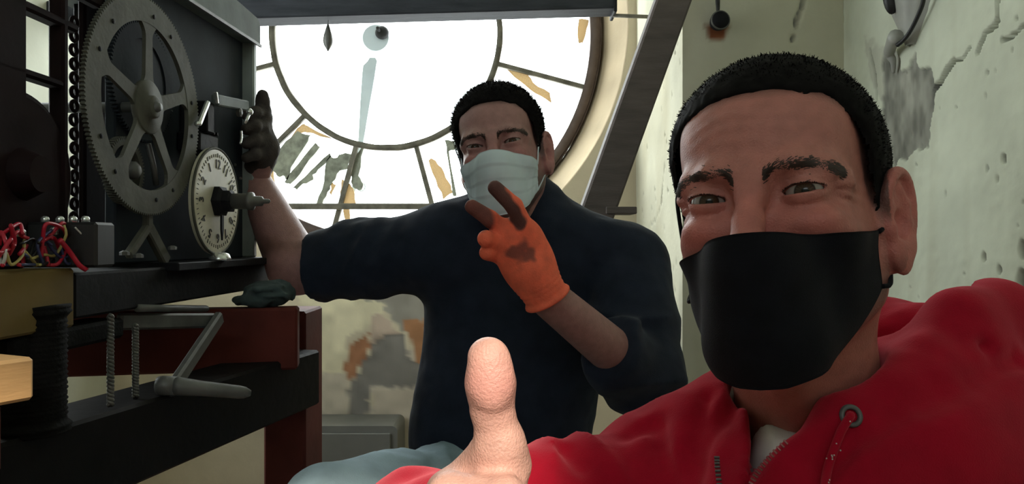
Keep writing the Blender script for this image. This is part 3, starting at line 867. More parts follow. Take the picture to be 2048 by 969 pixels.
for k in range(1, 13):
    a = math.radians(90 + 30 * k)                     # the hours run backwards on this dial
    v, f = glyph(str(k), .021)
    v = np.c_[v[:, 0], -v[:, 2] - .0042, v[:, 1]]
    rot = a - math.pi / 2
    v = np.c_[v[:, 0] * math.cos(rot) - v[:, 2] * math.sin(rot), v[:, 1], v[:, 0] * math.sin(rot) + v[:, 2] * math.cos(rot)]
    madd('numeral', (v + dc + [.058 * math.cos(a), 0, .058 * math.sin(a)], f), M_INK, sdl)
madd('dial_hand', merge(prism(np.array([(dc[0] - .004, dc[2]), (dc[0] - .0035, dc[2] - .045), (dc[0], dc[2] - .062), (dc[0] + .0035, dc[2] - .045), (dc[0] + .004, dc[2])]), dc[1] - .012, dc[1] - .009)), M_IRON, sdl)
madd('hub', xf(lathe([(.026, .0035), (.026, .012), (.019, .016), (.019, .026), (.010, .030)], 6, 'y'), None, dc), M_IRON, sdl)
madd('arbor', xf(lathe([(.0125, .02), (.0125, .052), (.0145, .053), (.0145, .060), (.0085, .062), (.0075, .075), (.004, .077), (.0035, .086), (.001, .088)], 20, 'y'), None, dc + [0, 0, 0]), M_LEAD, sdl, True)

# foot under the great wheel
p = ms(295, 436, -.005)
ft = madd('foot_bracket', merge(obox(p + [0, 0, .03], p + [0, 0, -.018], (1, 0, 0), .01, .014, .002), obox(p + [0, 0, -.012], ms(256, 512, -.005), (1, 0, 0), .010, .012, .002),
     obox(p + [0, 0, -.012], ms(332, 524, -.005), (1, 0, 0), .010, .018, .002)), M_BRASS)
for px, py in [(249, 511), (277, 516), (345, 500)]:
    madd('bolt', xf(lathe([(.006, 0), (.006, .004), (.002, .006)], 6), None, ms(px, py, .006)), M_STEEL, ft)
# bright cap on the bed
p = ms(440, 519, .02); p[2] = -.209
madd('oil_cap', xf(lathe([(.017, 0), (.017, .003), (.014, .010), (.010, .012), (.001, .013)], 24), None, p), M_BRIGHT, smooth=True)

# side frame at the near end, drum and ratchet
fr = madd('side_frame', merge(
    box(ms(-60, 0, -.04)[0], ms(57, 0, -.04)[0], .04, .06, -.209, .30, .004),
    box(ms(-60, 0, -.04)[0], ms(160, 0, -.04)[0], .04, .06, ms(80, 31, -.04)[2], ms(80, 12, -.04)[2], .003),
    box(ms(-60, 0, -.04)[0], ms(130, 0, -.04)[0], .04, .06, ms(100, 168, -.04)[2], ms(100, 152, -.04)[2], .003),
    box(ms(127, 0, -.04)[0], ms(139, 0, -.04)[0], .04, .06, -.209, .25, .003)), M_MAROON)
drum = madd('winding_drum', xf(lathe([(.02, -.16), (.088, -.158), (.092, -.15), (.092, -.14), (.08, -.138), (.08, -.06), (.092, -.058), (.092, -.046), (.086, -.043), (.03, -.042), (.02, -.02), (.001, -.02)], 56, 'y'), None, (ms(40, 330, -.045)[0], 0, ms(40, 330, -.045)[2] - .01)), M_MAROON, smooth=False)
tooth = []
for k in range(15):
    zz = ms(147, 44 + 28 * k, -.06)[2]; sx = ms(148, 0, -.06)[0]
    tooth.append(xf(torus(.0062, .0026, 14, 6), RY(math.radians(90)) @ np.diag([1, 1, 1.0]) if k % 2 else None, (sx + rng.uniform(-.001, .001), .06, zz)))
    tooth[-1] = (tooth[-1][0] * 1.0, tooth[-1][1])
for k, g in enumerate(tooth): madd('chain_link', g, M_MAROON, smooth=True)
madd('back_plate', box(.03, .30, .10, .112, -.209, .20, .003), M_MAROON)
madd('top_block', box(ms(154, 0, -.05)[0], -.02, .045, .06, .125, .25, .003), M_MAROON)

# bed: plank at the near end, iron bed beyond
BT = -.209
madd('bed_plank', box(-.42, ms(150, 0, .005)[0], -.005, .22, BT - .066, BT, .003), M_PLANK)
madd('iron_bed', merge(box(ms(150, 0, .005)[0] + .001, far + .02, -.004, .22, BT - .058, BT - .006, .003), box(ms(355, 0, .02)[0], far + .028, -.022, .10, BT - .012, BT, .0015)), M_IRON)
madd('under_bracket', merge(box(ms(22, 0, .0)[0], ms(250, 0, .0)[0], .0, .05, BT - .092, BT - .067, .004), obox((ms(22, 0, 0)[0], .02, BT - .09), (ms(60, 0, 0)[0], .02, BT - .125), (0, 0, 1), .03, .03, .004)), M_BLACK)
p, q = ms(275, 617, .004), ms(412, 618, .004)
madd('rod', tube([p, q], .0052, 10), M_STEEL, smooth=True)
# crank
cp = [ms(236, 644, -.02), ms(424, 642, .03), ms(326, 772, .035), ms(484, 787, .12)]
ck_ = madd('crank', merge(obox(cp[0], cp[1] + [.004, 0, 0], (0, 0, 1), .012, .022, .003), obox(cp[1] + [0, -.012, .006], cp[2] + [0, -.012, -.004], (0, 1, 0), .020, .012, .003)), M_STEEL)
hd = np.linspace(0, 1, 14)
madd('handle', tube([cp[2] + [0, -.012, 0] + (cp[3] - cp[2]) * t for t in hd], [.011, .012, .0115, .011, .0105, .010, .0098, .0096, .0094, .0092, .009, .0088, .0078, .004], 14), M_STEEL, ck_, True)
madd('crank_pin', xf(lathe([(.012, -.006), (.013, 0), (.012, .016), (.004, .018)], 16, 'y'), None, cp[2]), M_STEEL, ck_, True)
# rope drum under the bed and the two ropes
p = ms(104, 750, .012)
prof = []
for k in range(60):
    t = k / 59; r = .034 + .0012 * math.sin(k * 2.6) + (.004 if t > .93 or t < .08 else 0)
    prof.append((r, -.094 + .136 * t))
madd('rope_drum', xf(lathe([(.002, -.095)] + prof + [(.002, .043)], 28), None, (p[0] + .01, .018, p[2] + .03)), M_BLACK, smooth=True)
def rope(p, q, r=.0026, tw=12):
    gs = []
    for h in (0, math.pi):
        pts = [p + (q - p) * t + r * .8 * np.array([math.cos(tw * 2 * math.pi * t + h), math.sin(tw * 2 * math.pi * t + h), 0]) for t in np.linspace(0, 1, 70)]
        gs.append(tube(pts, r, 7))
    return merge(*gs)
madd('rope', rope(ms(221, 630, .01), ms(221, 812, .01)), M_LEAD, smooth=True)
madd('rope', rope(ms(271, 650, .01), ms(271, 795, .01)), M_LEAD, smooth=True)

# coloured wires on the bed plank
wz = at(80, 545, .86)
wh = empty('wire_bundle', wz, 'tangle of red, yellow and blue wires with terminals on the movement bed', 'wires')
cols = {'red': (.42, .008, .03), 'yellow': (.42, .36, .12), 'blue': (.03, .04, .12), 'white': (.5, .5, .48), 'black': (.01, .01, .012)}
WM = {k: mat('wire_' + k, v, .4, var=.1, scale=40) for k, v in cols.items()}
rng_w = np.random.default_rng(5)
seq = ['red', 'red', 'red', 'red', 'red', 'blue', 'red', 'yellow', 'black', 'red', 'blue', 'yellow', 'red', 'white', 'black', 'red', 'blue', 'black', 'red', 'yellow', 'blue']
for k, nm in enumerate(seq):
    pts = []
    x_, y_ = rng_w.uniform(-30, 110), rng_w.uniform(475, 525)
    for t in range(5):
        dd = .489 * FPX / (1024 - x_) + rng_w.uniform(-.004, .020)
        pts.append(at(x_, y_, dd)); x_ += rng_w.uniform(-10, 34); y_ = np.clip(y_ + rng_w.uniform(-38, 38), 448, 530)
    add('wire', tube(spline(pts, 7), .0016 if nm != 'red' else .002, 6), WM[nm], wh)
add('wire', tube(spline([at(120, 480, .80), at(140, 505, .815), at(158, 530, .822), at(172, 540, .83)], 8), .0028, 8), WM['red'], wh)
add('wire', tube(spline([at(150, 455, .825), at(172, 480, .835), at(180, 510, .84), at(176, 540, .835)], 8), .001, 6), WM['white'], wh)
for px, py in [(90, 432), (120, 433), (146, 433), (171, 432), (158, 476), (108, 470), (42, 474)]:
    p = at(px, py, .489 * FPX / (1024 - px) + .02)
    if py < 440: p = np.array([(px - 1024) / FPX * .85, .85, at(0, 445, .84)[2] - .001])
    add('terminal', merge(xf(lathe([(.0045, 0), (.0045, .006), (.003, .008), (.001, .0085)], 12), None, p)), M_BRIGHT, wh)
tbx = at(110, 500, .84)
add('terminal_block', merge(box(tbx[0] - .05, tbx[0] + .052, tbx[1] - .01, tbx[1] + .03, ZC - .0285, at(0, 445, .84)[2], .003)), M_CABLE, wh, smooth=False)

# ================================================================== stand under the movement
def bar(name, a, b, h, w, m, label, up=(0, 0, 1)):
    return thing(name, obox(a, b, up, w, h, .004), m, label, 'beam', smooth=False)
A = np.array([-.505, .739]); D = np.array([.149, .651])
pa, pb_ = A - D * .75, A + D * 1.0
nrm = np.array([D[1], -D[0]]) / np.hypot(*D)
a3 = np.array([*(pa - nrm * .045), ZC - .25]); b3 = np.array([*(pb_ - nrm * .045), ZC - .25])
bm = empty('support_beam', ((a3 + b3) / 2 - [0, 0, .05]), 'long black timber beam running under the movement to the red post', 'beam')
add('beam', obox(a3, b3, (0, 0, 1), .09, .10, .004), M_DARKWOOD, bm, smooth=False)
p = at(566, 704, 1.275)
add('clamp', merge(box(p[0] - .014, p[0] + .014, p[1] - .01, p[1] + .015, ZC - .2005, p[2] + .012, .002)), M_STEEL, bm, smooth=False)
add('clamp_screw', tube([p + [.002, -.006, .010], p + [.006, -.006, .022]], .004, 8), M_BRIGHT, bm)
q0, q1 = at(527, 700, 1.40), at(611, 700, 1.40)
pst = thing('stand_post', box(q0[0], q1[0], 1.40, 1.525, 0, ZC - .13, .004), M_REDWOOD, 'dark red upright timber post of the clock stand', 'post', smooth=False)
q0, q1 = at(148, 690, 1.17), at(592, 690, 1.27)
g = obox(np.array([q0[0] - .12, 1.195, ZC - .163]), np.array([q1[0], 1.285, ZC - .163]), (0, 0, 1), .05, .104, .004)
thing('cross_beam', g, M_REDWOOD, 'red painted crosswise timber beam under the movement bed', 'beam', smooth=False)
# rear post that carries the near end of the long beam
pr_ = pa + D * .12 - nrm * .045
thing('stand_post', box(pr_[0] - .05, pr_[0] + .05, pr_[1] - .05, pr_[1] + .05, 0, ZC - .30, .004), M_REDWOOD, 'red upright timber post under the near end of the black beam', 'post', smooth=False)
# pine crate standing on the beam, lit by the sun
K = at(70, 760, .62)
cr = empty('pine_block', (-.48, .55, ZC - .2), 'bright pine wood block beside the black rope drum on the beam', 'block')
zt_, zb_ = at(70, 714, .66)[2], at(70, 800, .66)[2]
e = RZ(math.radians(-25)); K = np.array([-.42, .66, 0])
v, f = box(-.14, 0, -.22, 0, zb_, zt_, .003); add('block', (v @ e.T + K, f), M_PINE, cr, smooth=False)
v, f = box(-.13, -.012, -.20, -.02, ZC - .199, zb_ - .001, .003); add('foot', (v @ e.T + K, f), M_REDWOOD, cr, smooth=False)
# cloth at the end of the bed
rg = lambda P: smin(smin(ell(P, c(535, 577, 1.30), (.035, .05, .012)), ell(P, c(550, 590, 1.29), (.03, .04, .010)), .01), ell(P, c(520, 598, 1.30), (.05, .05, .011)), .012) + .006 * noise(P, 45, 3) + .003 * noise(P, 110, 4)
g = mesh_sdf(rg, c(535, 585, 1.30) - .11, c(535, 585, 1.30) + .11, .0035, slack=1.8)
thing('work_rag', (g[0] + [0, 0, ZC], g[1]), M_RAG, 'crumpled dark teal cloth lying at the end of the movement bed', 'cloth')
# ================================================================== people
def ear(P, s, big=1.0):
    """s = +1 subject's left ear. Head-local points."""
    o = np.array([s * (.0715 if s > 0 else .066), .004 if s > 0 else .024, -.012])
    out = np.linalg.norm(P - o, axis=1) - .046
    sel = out < .012
    if not sel.any(): return out
    q = (P[sel] - o) * np.array([s, 1, 1])
    R = RZ(math.radians(19 if s > 0 else 10)) @ RX(math.radians(-8)); q = q @ R.T          # rear edge stands off the skull
    q = q / big
    e2 = lambda y, z, x=.010: np.array([x, y, z])
    plate = ell(q, (.006, .004, .003), (.0042, .0185, .031))
    hel = chain(q, spline([e2(-.010, .004, .006), e2(-.013, .016, .008), e2(-.007, .028), e2(.004, .033), e2(.015, .028), e2(.0205, .014), e2(.019, -.002), e2(.014, -.014), e2(.008, -.022)], 3),
                np.interp(np.linspace(0, 8, 25), range(9), [.003, .0034, .0036, .0037, .0039, .0038, .0036, .0034, .0036]), .002)
    lobe = ell(q, (.008, .000, -.028), (.0048, .0095, .0105))
    anti = chain(q, [e2(.004, .022, .009), e2(.011, .010, .0095), e2(.011, -.004, .0095), e2(.006, -.015, .009)], [.0028, .0034, .0034, .003], .003)
    trag = ell(q, (.007, -.0115, -.007), (.005, .0042, .0065))
    d = smin(plate, hel, .004); d = smin(d, ell(q, (-.002, -.006, -.004), (.010, .008, .024)), .008); d = smin(d, lobe, .014); d = smin(d, anti, .004)
    d = smax(d, -ell(q, (.011, -.001, -.004), (.0062, .0085, .0105)), .003)
    out[sel] = smin(d, trag, .004) * big
    return out

EYE = np.array([.0318, -.0745, 0.0]); ER = .0122
def almond(P, s, up, lo, w=.0148, tilt=.06):
    x = (P[:, 0] - s * EYE[0]) * s; z = P[:, 2] - EYE[2] - tilt * x
    Ru = (w * w + up * up) / (2 * up); Rl = (w * w + lo * lo) / (2 * lo)
    return np.maximum(np.hypot(x, z - (up - Ru)) - Ru, np.hypot(x, z + (lo - Rl)) - Rl)
def skull(P):
    A = np.abs(P[:, 0]); Q = P.copy(); Q[:, 0] = A
    d = ell(P, (0, .014, .030), (.0745, .094, .087))
    d = smin(d, ell(P, (0, -.030, .040), (.063, .054, .056)), .022)            # forehead
    d = smin(d, ell(P, (0, -.022, -.032), (.0635, .060, .074)), .025)          # face
    jaw = cone(Q, (.050, .004, -.060), (.016, -.066, -.098), .019, .018)
    d = smin(d, jaw, .022)
    d = smin(d, ell(P, (0, -.066, -.098), (.024, .019, .019)), .018)           # chin
    d = smin(d, ell(Q, (.041, -.057, -.026), (.015, .018, .015)), .020)        # cheekbones
    d = smin(d, ell(P, (0, -.070, -.058), (.028, .020, .024)), .018)           # mouth area
    return d
def head_sdf(P, up=.0046, lo=.0034, neck_to=(0, .05, -.21), ears=(1, -1), wr=1.0, nr=.056):
    A = np.abs(P[:, 0]); Q = P.copy(); Q[:, 0] = A
    d = skull(P)
    d = smax(d, -ell(Q, (.0770, -.045, .022), (.010, .030, .030)), .025)       # temples
    brow = chain(Q, [(.007, -.0845, .0115), (.026, -.0850, .0155), (.044, -.0720, .0145), (.053, -.058, .008)], [.0075, .0085, .0075, .006], .006)
    d = smin(d, brow, .014)
    d = smax(d, -ell(Q, (.0315, -.0960, -.001), (.0200, .0150, .0125)), .012)  # sockets
    d = smax(d, -ell(Q, (.0155, -.0930, -.002), (.0075, .0105, .0120)), .008)
    nose = chain(P, [(0, -.0800, .014), (0, -.0895, -.002), (0, -.0985, -.020), (0, -.1080, -.036)], [.0085, .0078, .0088, .0112], .008)
    nose = smin(nose, ell(Q, (.0130, -.0930, -.040), (.0068, .0095, .0070)), .007)
    d = smin(d, nose, .011)
    d = smin(d, ell(Q, (.0315, -.0765, -.0205), (.018, .0090, .008)), .012)    # below the eyes
    lid = np.linalg.norm(Q - EYE, axis=1) - (ER + .0021)
    d = smin(d, lid, .0045)
    # lid crease and the pouch below
    rho = np.linalg.norm(Q - EYE, axis=1)
    xs = (Q[:, 0] - EYE[0]); front = np.clip((-.070 - Q[:, 1]) / .004, 0, 1)
    crease = Q[:, 2] - (.0076 - 18 * xs ** 2)
    d = d + .0011 * np.exp(-(crease / .0011) ** 2) * front * np.exp(-(xs / .015) ** 4)
    pouch = Q[:, 2] - (-.0105 + 16 * (xs + .002) ** 2)
    d = d + .0008 * wr * np.exp(-(pouch / .0012) ** 2) * front * np.exp(-(xs / .014) ** 4)
    # furrows: forehead, between the brows, crow's feet
    f0 = np.exp(-((P[:, 2] - .050) / .014) ** 2) * np.exp(-(P[:, 0] / .040) ** 4) * np.clip((-.05 - P[:, 1]) / .01, 0, 1)
    d = d + .00045 * wr * f0 * np.sin((P[:, 2] + 3.0 * P[:, 0] ** 2 + .002 * np.sin(P[:, 0] * 90)) * 2 * math.pi / .0098)
    fr = np.clip((-.06 - P[:, 1]) / .01, 0, 1)
    d = d + .0011 * wr * fr * np.exp(-((A - .0075 - .12 * (P[:, 2] - .02)) / .0014) ** 2) * np.exp(-((P[:, 2] - .022) / .010) ** 2)
    cx_ = Q[:, 0] - .050; cr = np.exp(-((Q[:, 0] - .056) / .008) ** 2) * np.exp(-((Q[:, 2] + .002) / .016) ** 2) * (Q[:, 1] < -.02)
    ang = np.arctan2(Q[:, 2] + .001, Q[:, 0] - .040)
    d = d + .0007 * wr * cr * np.sin(ang * 15)
    op = smax(almond(P, 1, up, lo), almond(P, 1, up, lo) - 1, .001)
    for s in (1, -1):
        cut = np.maximum(almond(P, s, up, lo), P[:, 1] - (EYE[1] + .002))
        d = smax(d, -cut, .0012)
    for s in ears: d = smin(d, ear(P, s), .007)
    nk = cone(P, (0, .022, -.050), neck_to, nr, nr + .004)
    d = smin(d, nk, .022)
    d = smin(d, cone(P, (0, -.030, -.098), np.asarray(neck_to) * .6 + np.array([0, -.030, -.06]) * .0 + np.array([0, -.028, -.045]), .012, .010), .03)
    # neck tendons
    for s in (1, -1):
        d = smin(d, cone(P, (s * .052, .028, -.055), np.asarray(neck_to) + [s * .016, -.050, .0], .011, .010), .018)
    return d

class Pose:
    def __init__(s, yaw, roll, pitch, t, sc=1.0):
        s.R = RZ(math.radians(yaw)) @ RY(math.radians(roll)) @ RX(math.radians(pitch)); s.t = np.array(t, float); s.sc = sc
    def w(s, L): return np.asarray(L) * s.sc @ s.R.T + s.t
    def l(s, W): return (np.asarray(W) - s.t) @ s.R / s.sc

def strands(P, Nn, dirs, ln, w):
    """tiny flat blades, one triangle pair each"""
    n = len(P)
    side = np.cross(dirs, Nn); side /= np.linalg.norm(side, axis=1)[:, None] + 1e-9
    tip = P + dirs * ln[:, None]
    mid = P + dirs * (ln * .5)[:, None]
    V = np.stack([P - side * w, P + side * w, mid + side * w * .7, tip, mid - side * w * .7], 1).reshape(-1, 3)
    b = np.arange(n) * 5
    q = np.stack([b, b + 1, b + 2, b + 4], -1); t = np.stack([b + 4, b + 2, b + 3, b + 3], -1)
    return V, q, np.stack([b + 4, b + 2, b + 3], -1)

ANG = [0, 20, 34, 44, 54, 62, 72, 84, 96, 110, 130, 180]
HAIR1 = [.072, .071, .066, .058, .040, .012, -.012, -.022, -.005, -.045, -.062, -.066]
HAIR2 = [.070, .068, .060, .050, .030, .005, -.020, -.034, -.010, -.050, -.060, -.064]
def hairline(P, keys):
    ph = np.degrees(np.arctan2(np.abs(P[:, 0]), -(P[:, 1] - .010)))
    return np.interp(ph, ANG, keys)
def build_head(person, pose, up, lo, neck_world, skin, keys, hair_t, wr, ears, n_str, stub, brow_dark, gaze, hair_len=.007, hair_up=.38):
    nl = pose.l(neck_world)
    f = lambda P: head_sdf(P, up, lo, nl, ears, wr)
    g = mesh_sdf(f, (-.115, -.135, -.26), (.115, .145, .14), .0017 if wr > .5 else .0024)
    L = g[0]
    # colours of the skin itself
    A = np.abs(L[:, 0])
    col = np.tile(np.array(skin), (len(L), 1)) * (1 + .05 * fbm(L, 60, 3, 2))[:, None]
    red = np.exp(-((A - .040) / .022) ** 2 - ((L[:, 2] + .022) / .016) ** 2) + .8 * np.exp(-(L[:, 0] / .015) ** 2 - ((L[:, 2] + .02) / .03) ** 2) * (L[:, 1] < -.08) + .9 * (np.abs(L[:, 0]) > .072) * (L[:, 2] < .03) * (L[:, 2] > -.05)
    col *= 1 + np.clip(red, 0, 1)[:, None] * np.array([.10, -.12, -.10])
    zl = hairline(L, keys)
    sh = np.clip((L[:, 2] - zl + .006) / .010, 0, 1) * (A < .0765)              # cropped roots under the hair
    beard = np.clip((-.052 - L[:, 2] + .25 * np.clip(A - .04, 0, 1) * 2) / .02, 0, 1) * (L[:, 1] < .0) * np.clip((L[:, 2] + .125) / .012, 0, 1)
    k = np.clip(sh * .8 + beard * stub, 0, .88)[:, None]
    col = col * (1 - k) + np.array([.05, .035, .03]) * k
    # hair
    th = lambda P: np.clip((P[:, 2] - hairline(P, keys) + .003 * noise(P, 90, 44)) / .030, -.5, 1)
    def hf(P):
        t = th(P)
        h = smin(skull(P), 1e3 + 0 * P[:, 0], .001)
        return h - np.where(t > 0, hair_t * (.04 + .96 * np.sqrt(np.maximum(t, 0))) * (.35 + .65 * np.clip((P[:, 2] - .015) / .05, 0, 1)), hair_t * 1.2 * t - .001) + .0006 * noise(P, 160, 5) + .0006 * noise(P, 330, 6)
    hg = mesh_sdf(hf, (-.1, -.115, -.075), (.1, .135, .14), .0021, slack=1.6)
    HL = hg[0]; keep = HL[:, 2] > hairline(HL, keys) - .003
    fk = keep[hg[1]].all(1)
    HN = grad(hf, HL)
    idx = rng.choice(np.nonzero(keep)[0], n_str)
    d = HN[idx] * hair_up + np.array([0, -.50, .05]) + rng.normal(0, .28, (n_str, 3))
    d /= np.linalg.norm(d, axis=1)[:, None]
    V, q, t = strands(HL[idx] - HN[idx] * .002, HN[idx], d, rng.uniform(.5, 1.35, n_str) * hair_len * (.35 + .65 * np.clip(th(HL[idx]), 0, 1)), .00034)
    HV, HF = join_np((HL, hg[1][fk]), (V, q))
    o = add('hair', (pose.w(HV) + [0, 0, ZC], HF), M_HAIR, person)
    # brows
    for s in (1, -1):
        cur = spline([(s * .009, -.0930, .0100), (s * .020, -.0935, .0122), (s * .033, -.090, .0145), (s * .046, -.080, .0146), (s * .055, -.068, .0105)], 12)
        n = 1000
        t = rng.uniform(0, 1, n) ** .9; i = t * (len(cur) - 1.001); i0 = i.astype(int)
        p = cur[i0] + (cur[np.minimum(i0 + 1, len(cur) - 1)] - cur[i0]) * (i - i0)[:, None]
        tan = np.gradient(cur, axis=0)[i0]; tan /= np.linalg.norm(tan, axis=1)[:, None]
        p = p + np.c_[np.zeros(n), np.zeros(n), rng.normal(0, 1, n) * .0026 * (1.15 - .6 * t)]
        for _ in range(6): p = p - grad(f, p, 5e-4) * f(p)[:, None]
        N_ = grad(f, p, 5e-4)
        d = tan * (.8 + .4 * t)[:, None] + N_ * .14 + np.c_[np.zeros(n), np.zeros(n), .55 * (1 - t) - .15] + rng.normal(0, .10, (n, 3))
        d /= np.linalg.norm(d, axis=1)[:, None]
        V, q, tt = strands(p, N_, d, rng.uniform(.0035, .0065, n), .00030 * brow_dark)
        add('eyebrow', (pose.w(V) + [0, 0, ZC], q), M_BROW, person)
    # eyes
    for s in (1, -1):
        ctr = EYE * [s, 1, 1]
        gz = pose.l(np.array(gaze)) - ctr; gz /= np.linalg.norm(gz)
        n, m = 40, 40
        al = np.linspace(0, math.pi, m + 1); u = np.cross(gz, [0, 0, 1]); u /= np.linalg.norm(u); w_ = np.cross(u, gz)
        V = []; C_ = []
        for a in al:
            for k in range(n):
                b = 2 * math.pi * k / n
                bul = ER + .0009 * max(0, 1 - (a / .46) ** 2)
                V.append(ctr + bul * (math.cos(a) * gz + math.sin(a) * (math.cos(b) * u + math.sin(b) * w_)))
                r = a * ER
                if r < .0024: C_.append((.004, .004, .004))
                elif r < .0064:
                    v = .75 + .25 * math.sin(17 * b) ; C_.append((.060 * v, .030 * v, .016 * v))
                elif r < .0069: C_.append((.02, .012, .01))
                else: C_.append((.27, .235, .215))
        F_ = [(i * n + k, i * n + (k + 1) % n, (i + 1) * n + (k + 1) % n, (i + 1) * n + k) for i in range(m) for k in range(n)]
        add('eye', (pose.w(np.array(V)) + [0, 0, ZC], np.array(F_, np.int32)), M_EYE, person, col=np.array(C_))
        # lashes along the upper lid
        xs = np.linspace(-.0135, .0135, 70); w0 = .0148
        Ru = (w0 * w0 + up * up) / (2 * up); zz = np.sqrt(Ru ** 2 - xs ** 2) + up - Ru + .06 * xs
        yy = -np.sqrt(np.maximum((ER + .0016) ** 2 - xs ** 2 - zz ** 2, 1e-9))
        p = ctr + np.c_[xs * s, yy, zz]
        d = np.c_[xs * s * 25, np.full(70, -1.0), np.full(70, .30)] + rng.normal(0, .12, (70, 3)); d /= np.linalg.norm(d, axis=1)[:, None]
        V, q, tt = strands(p, np.tile([0, 0, 1.0], (70, 1)), d, rng.uniform(.003, .0055, 70), .00034)
        add('eyelash', (pose.w(V) + [0, 0, ZC], q), M_BROW, person)
    return (pose.w(L), g[1]), col, f

def mask_sheet(pose, f_head, top, bot, off, angs, n=72, m=40, pleat=None, tent=None):
    """cloth laid over nose, cheeks and chin. top/bot: z at key angles"""
    ph = np.linspace(angs[0], angs[-1], n); zt_ = np.interp(ph, angs, top); zb_ = np.interp(ph, angs, bot)
    def mf(P):
        Q = P.copy(); Q[:, 0] = np.abs(Q[:, 0])
        d = smin(skull(P), chain(P, [(0, -.092, -.012), (0, -.104, -.032), (0, -.100, -.052), (0, -.088, -.085), (0, -.076, -.104)], [.008, .013, .016, .018, .020], .02), .035)
        return d
    V = np.zeros((m, n, 3))
    for j in range(m):
        t = j / (m - 1)
        z = zt_ + (zb_ - zt_) * t
        a = np.radians(ph)
        dirn = np.c_[np.sin(a), -np.cos(a), np.zeros(n)]
        org = np.c_[np.zeros(n), np.full(n, -.005), z]
        tuck = np.clip((t - .86) / .14, 0, 1)
        r = np.full(n, .17)
        for _ in range(40):
            dd = mf(org + dirn * r[:, None]) - off
            r -= dd * .8
        r2 = np.full(n, .17)
        for _ in range(40): r2 -= (skull(org + dirn * r2[:, None]) - .0022) * .8
        we = np.clip((np.abs(ph) - 40) / 28, 0, 1); we = we * we * (3 - 2 * we)
        r = r * (1 - we) + r2 * we
        r = r + (pleat(t, ph) if pleat else 0)
        V[j] = org + dirn * np.maximum(r, .02)[:, None]
    return V
def cloth(V, th=.0016):
    m, n, _ = V.shape
    g = np.gradient(V, axis=0); h = np.gradient(V, axis=1); N_ = np.cross(h, g); N_ /= np.linalg.norm(N_, axis=2)[..., None] + 1e-12
    if (N_[m // 2, n // 2] @ np.array([0, -1, 0])) < 0: N_ = -N_
    inn = V - N_ * th
    i = np.arange(m - 1)[:, None] * n + np.arange(n - 1)[None]
    q = np.stack([i, i + 1, i + n + 1, i + n], -1).reshape(-1, 4)
    M_ = m * n
    rim = []
    per = [(0, k) for k in range(n)] + [(j, n - 1) for j in range(1, m)] + [(m - 1, k) for k in range(n - 2, -1, -1)] + [(j, 0) for j in range(m - 2, 0, -1)]
    ids = [a * n + b for a, b in per]
    for a, b in zip(ids, ids[1:] + ids[:1]): rim.append((a, b, b + M_, a + M_))
    return np.concatenate([V.reshape(-1, 3), inn.reshape(-1, 3)]), np.concatenate([q, q[:, ::-1] + M_, np.array(rim)]).astype(np.int32)

def folds(P, freq, seed, d=(1, 1, 1)):
    return 1 - 2 * np.abs(noise(P * np.array(d), freq, seed))

# ------------------------------------------------------------------ man in the red hoodie
SK1 = (.44, .168, .136)
H1 = Pose(-31, -5.0, -6.5, (.204, .572, .022))
NK1 = np.array([.262, .655, -.165])
p1 = empty('person', (.32, .80, 0), 'man in a red zip hoodie and black cloth mask giving a thumbs up', 'person')
hg, hcol, hf1 = build_head(p1, H1, .0029, .0027, NK1, SK1, HAIR1, .0065, 1.0, (1, -1), 26000, .55, 1.0, (0, .0, .0))
# torso and arms of the body under the hoodie
SR, EL, WR = np.array([.125, .665, -.235]), c(850, 1088, .60), c(940, 1085, .44)
SLF, EF, WF = np.array([.455, .690, -.185]), np.array([.46, .40, -.42]), np.array([.20, .12, -.20])
def torso1(P, e=0.0):
    d = ell(P, (.30, .76, -.42), (.175 + e, .105 + e, .25 + e), RZ(math.radians(14)))
    d = smin(d, ell(P, (.31, .79, -.66), (.155 + e, .105 + e, .16 + e), RZ(math.radians(14))), .06)
    d = smin(d, chain(P, [SR, (SR + SLF) / 2 + [0, .035, .035], SLF], [.058 + e, .062 + e, .060 + e], .02), .06)
    d = smin(d, cone(P, NK1 + [0, .012, .0], NK1 + [.01, .03, -.10], .052 + e, .085 + e), .05)
    return d
def arms1(P, e=0.0):
    d = chain(P, [SR, EL, WR], [.050 + e, .036 + e, .026 + e], .012)
    return smin(d, chain(P, [SLF, EF, WF], [.050 + e, .040 + e, .027 + e], .012), .002)
def hand1(P):
    # thumb up
    d = chain(P, [c(962, 1010, .392), c(1003, 930, .378), c(1000, 890, .372), c(984, 815, .368), c(981, 768, .364), c(976, 716, .362)],
              [.0175, .0138, .0118, .0098, .0112, .0099], .006)
    d = smin(d, ell(P, c(985, 750, .357), (.0095, .006, .016)), .005)
    # web towards the index knuckle, palm and curled fingers
    d = smin(d, cone(P, c(975, 915, .384), c(905, 985, .40), .0085, .0115), .014)
    d = smin(d, ell(P, c(955, 1090, .415), (.026, .030, .036)), .016)
    for k in range(4):
        o = np.array([0.002 * k, .0, -.0185 * k])
        r = [.0100, .0102, .0096, .0086][k]
        fgr = chain(P, [c(890, 988, .415) + o, c(900, 990, .362) + o, c(1010, 996, .355) + o, c(1030, 1010, .385) + o], [r * 1.12, r * 1.02, r * .95, r * .88], .004)
        d = smin(d, fgr, .0045 if k else .006)
    d = smin(d, cone(P, c(950, 1080, .42), WR, .026, .025), .02)
    # creases across the thumb joints
    z = P[:, 2]
    for py, a in ((812, .00025), (819, .0002), (880, .0003), (893, .00025)):
        zz = c(985, py, .368)[2]
        d = d + a * np.exp(-((z - zz + .04 * (P[:, 0] - c(985, py, .368)[0])) / .0009) ** 2)
    return d
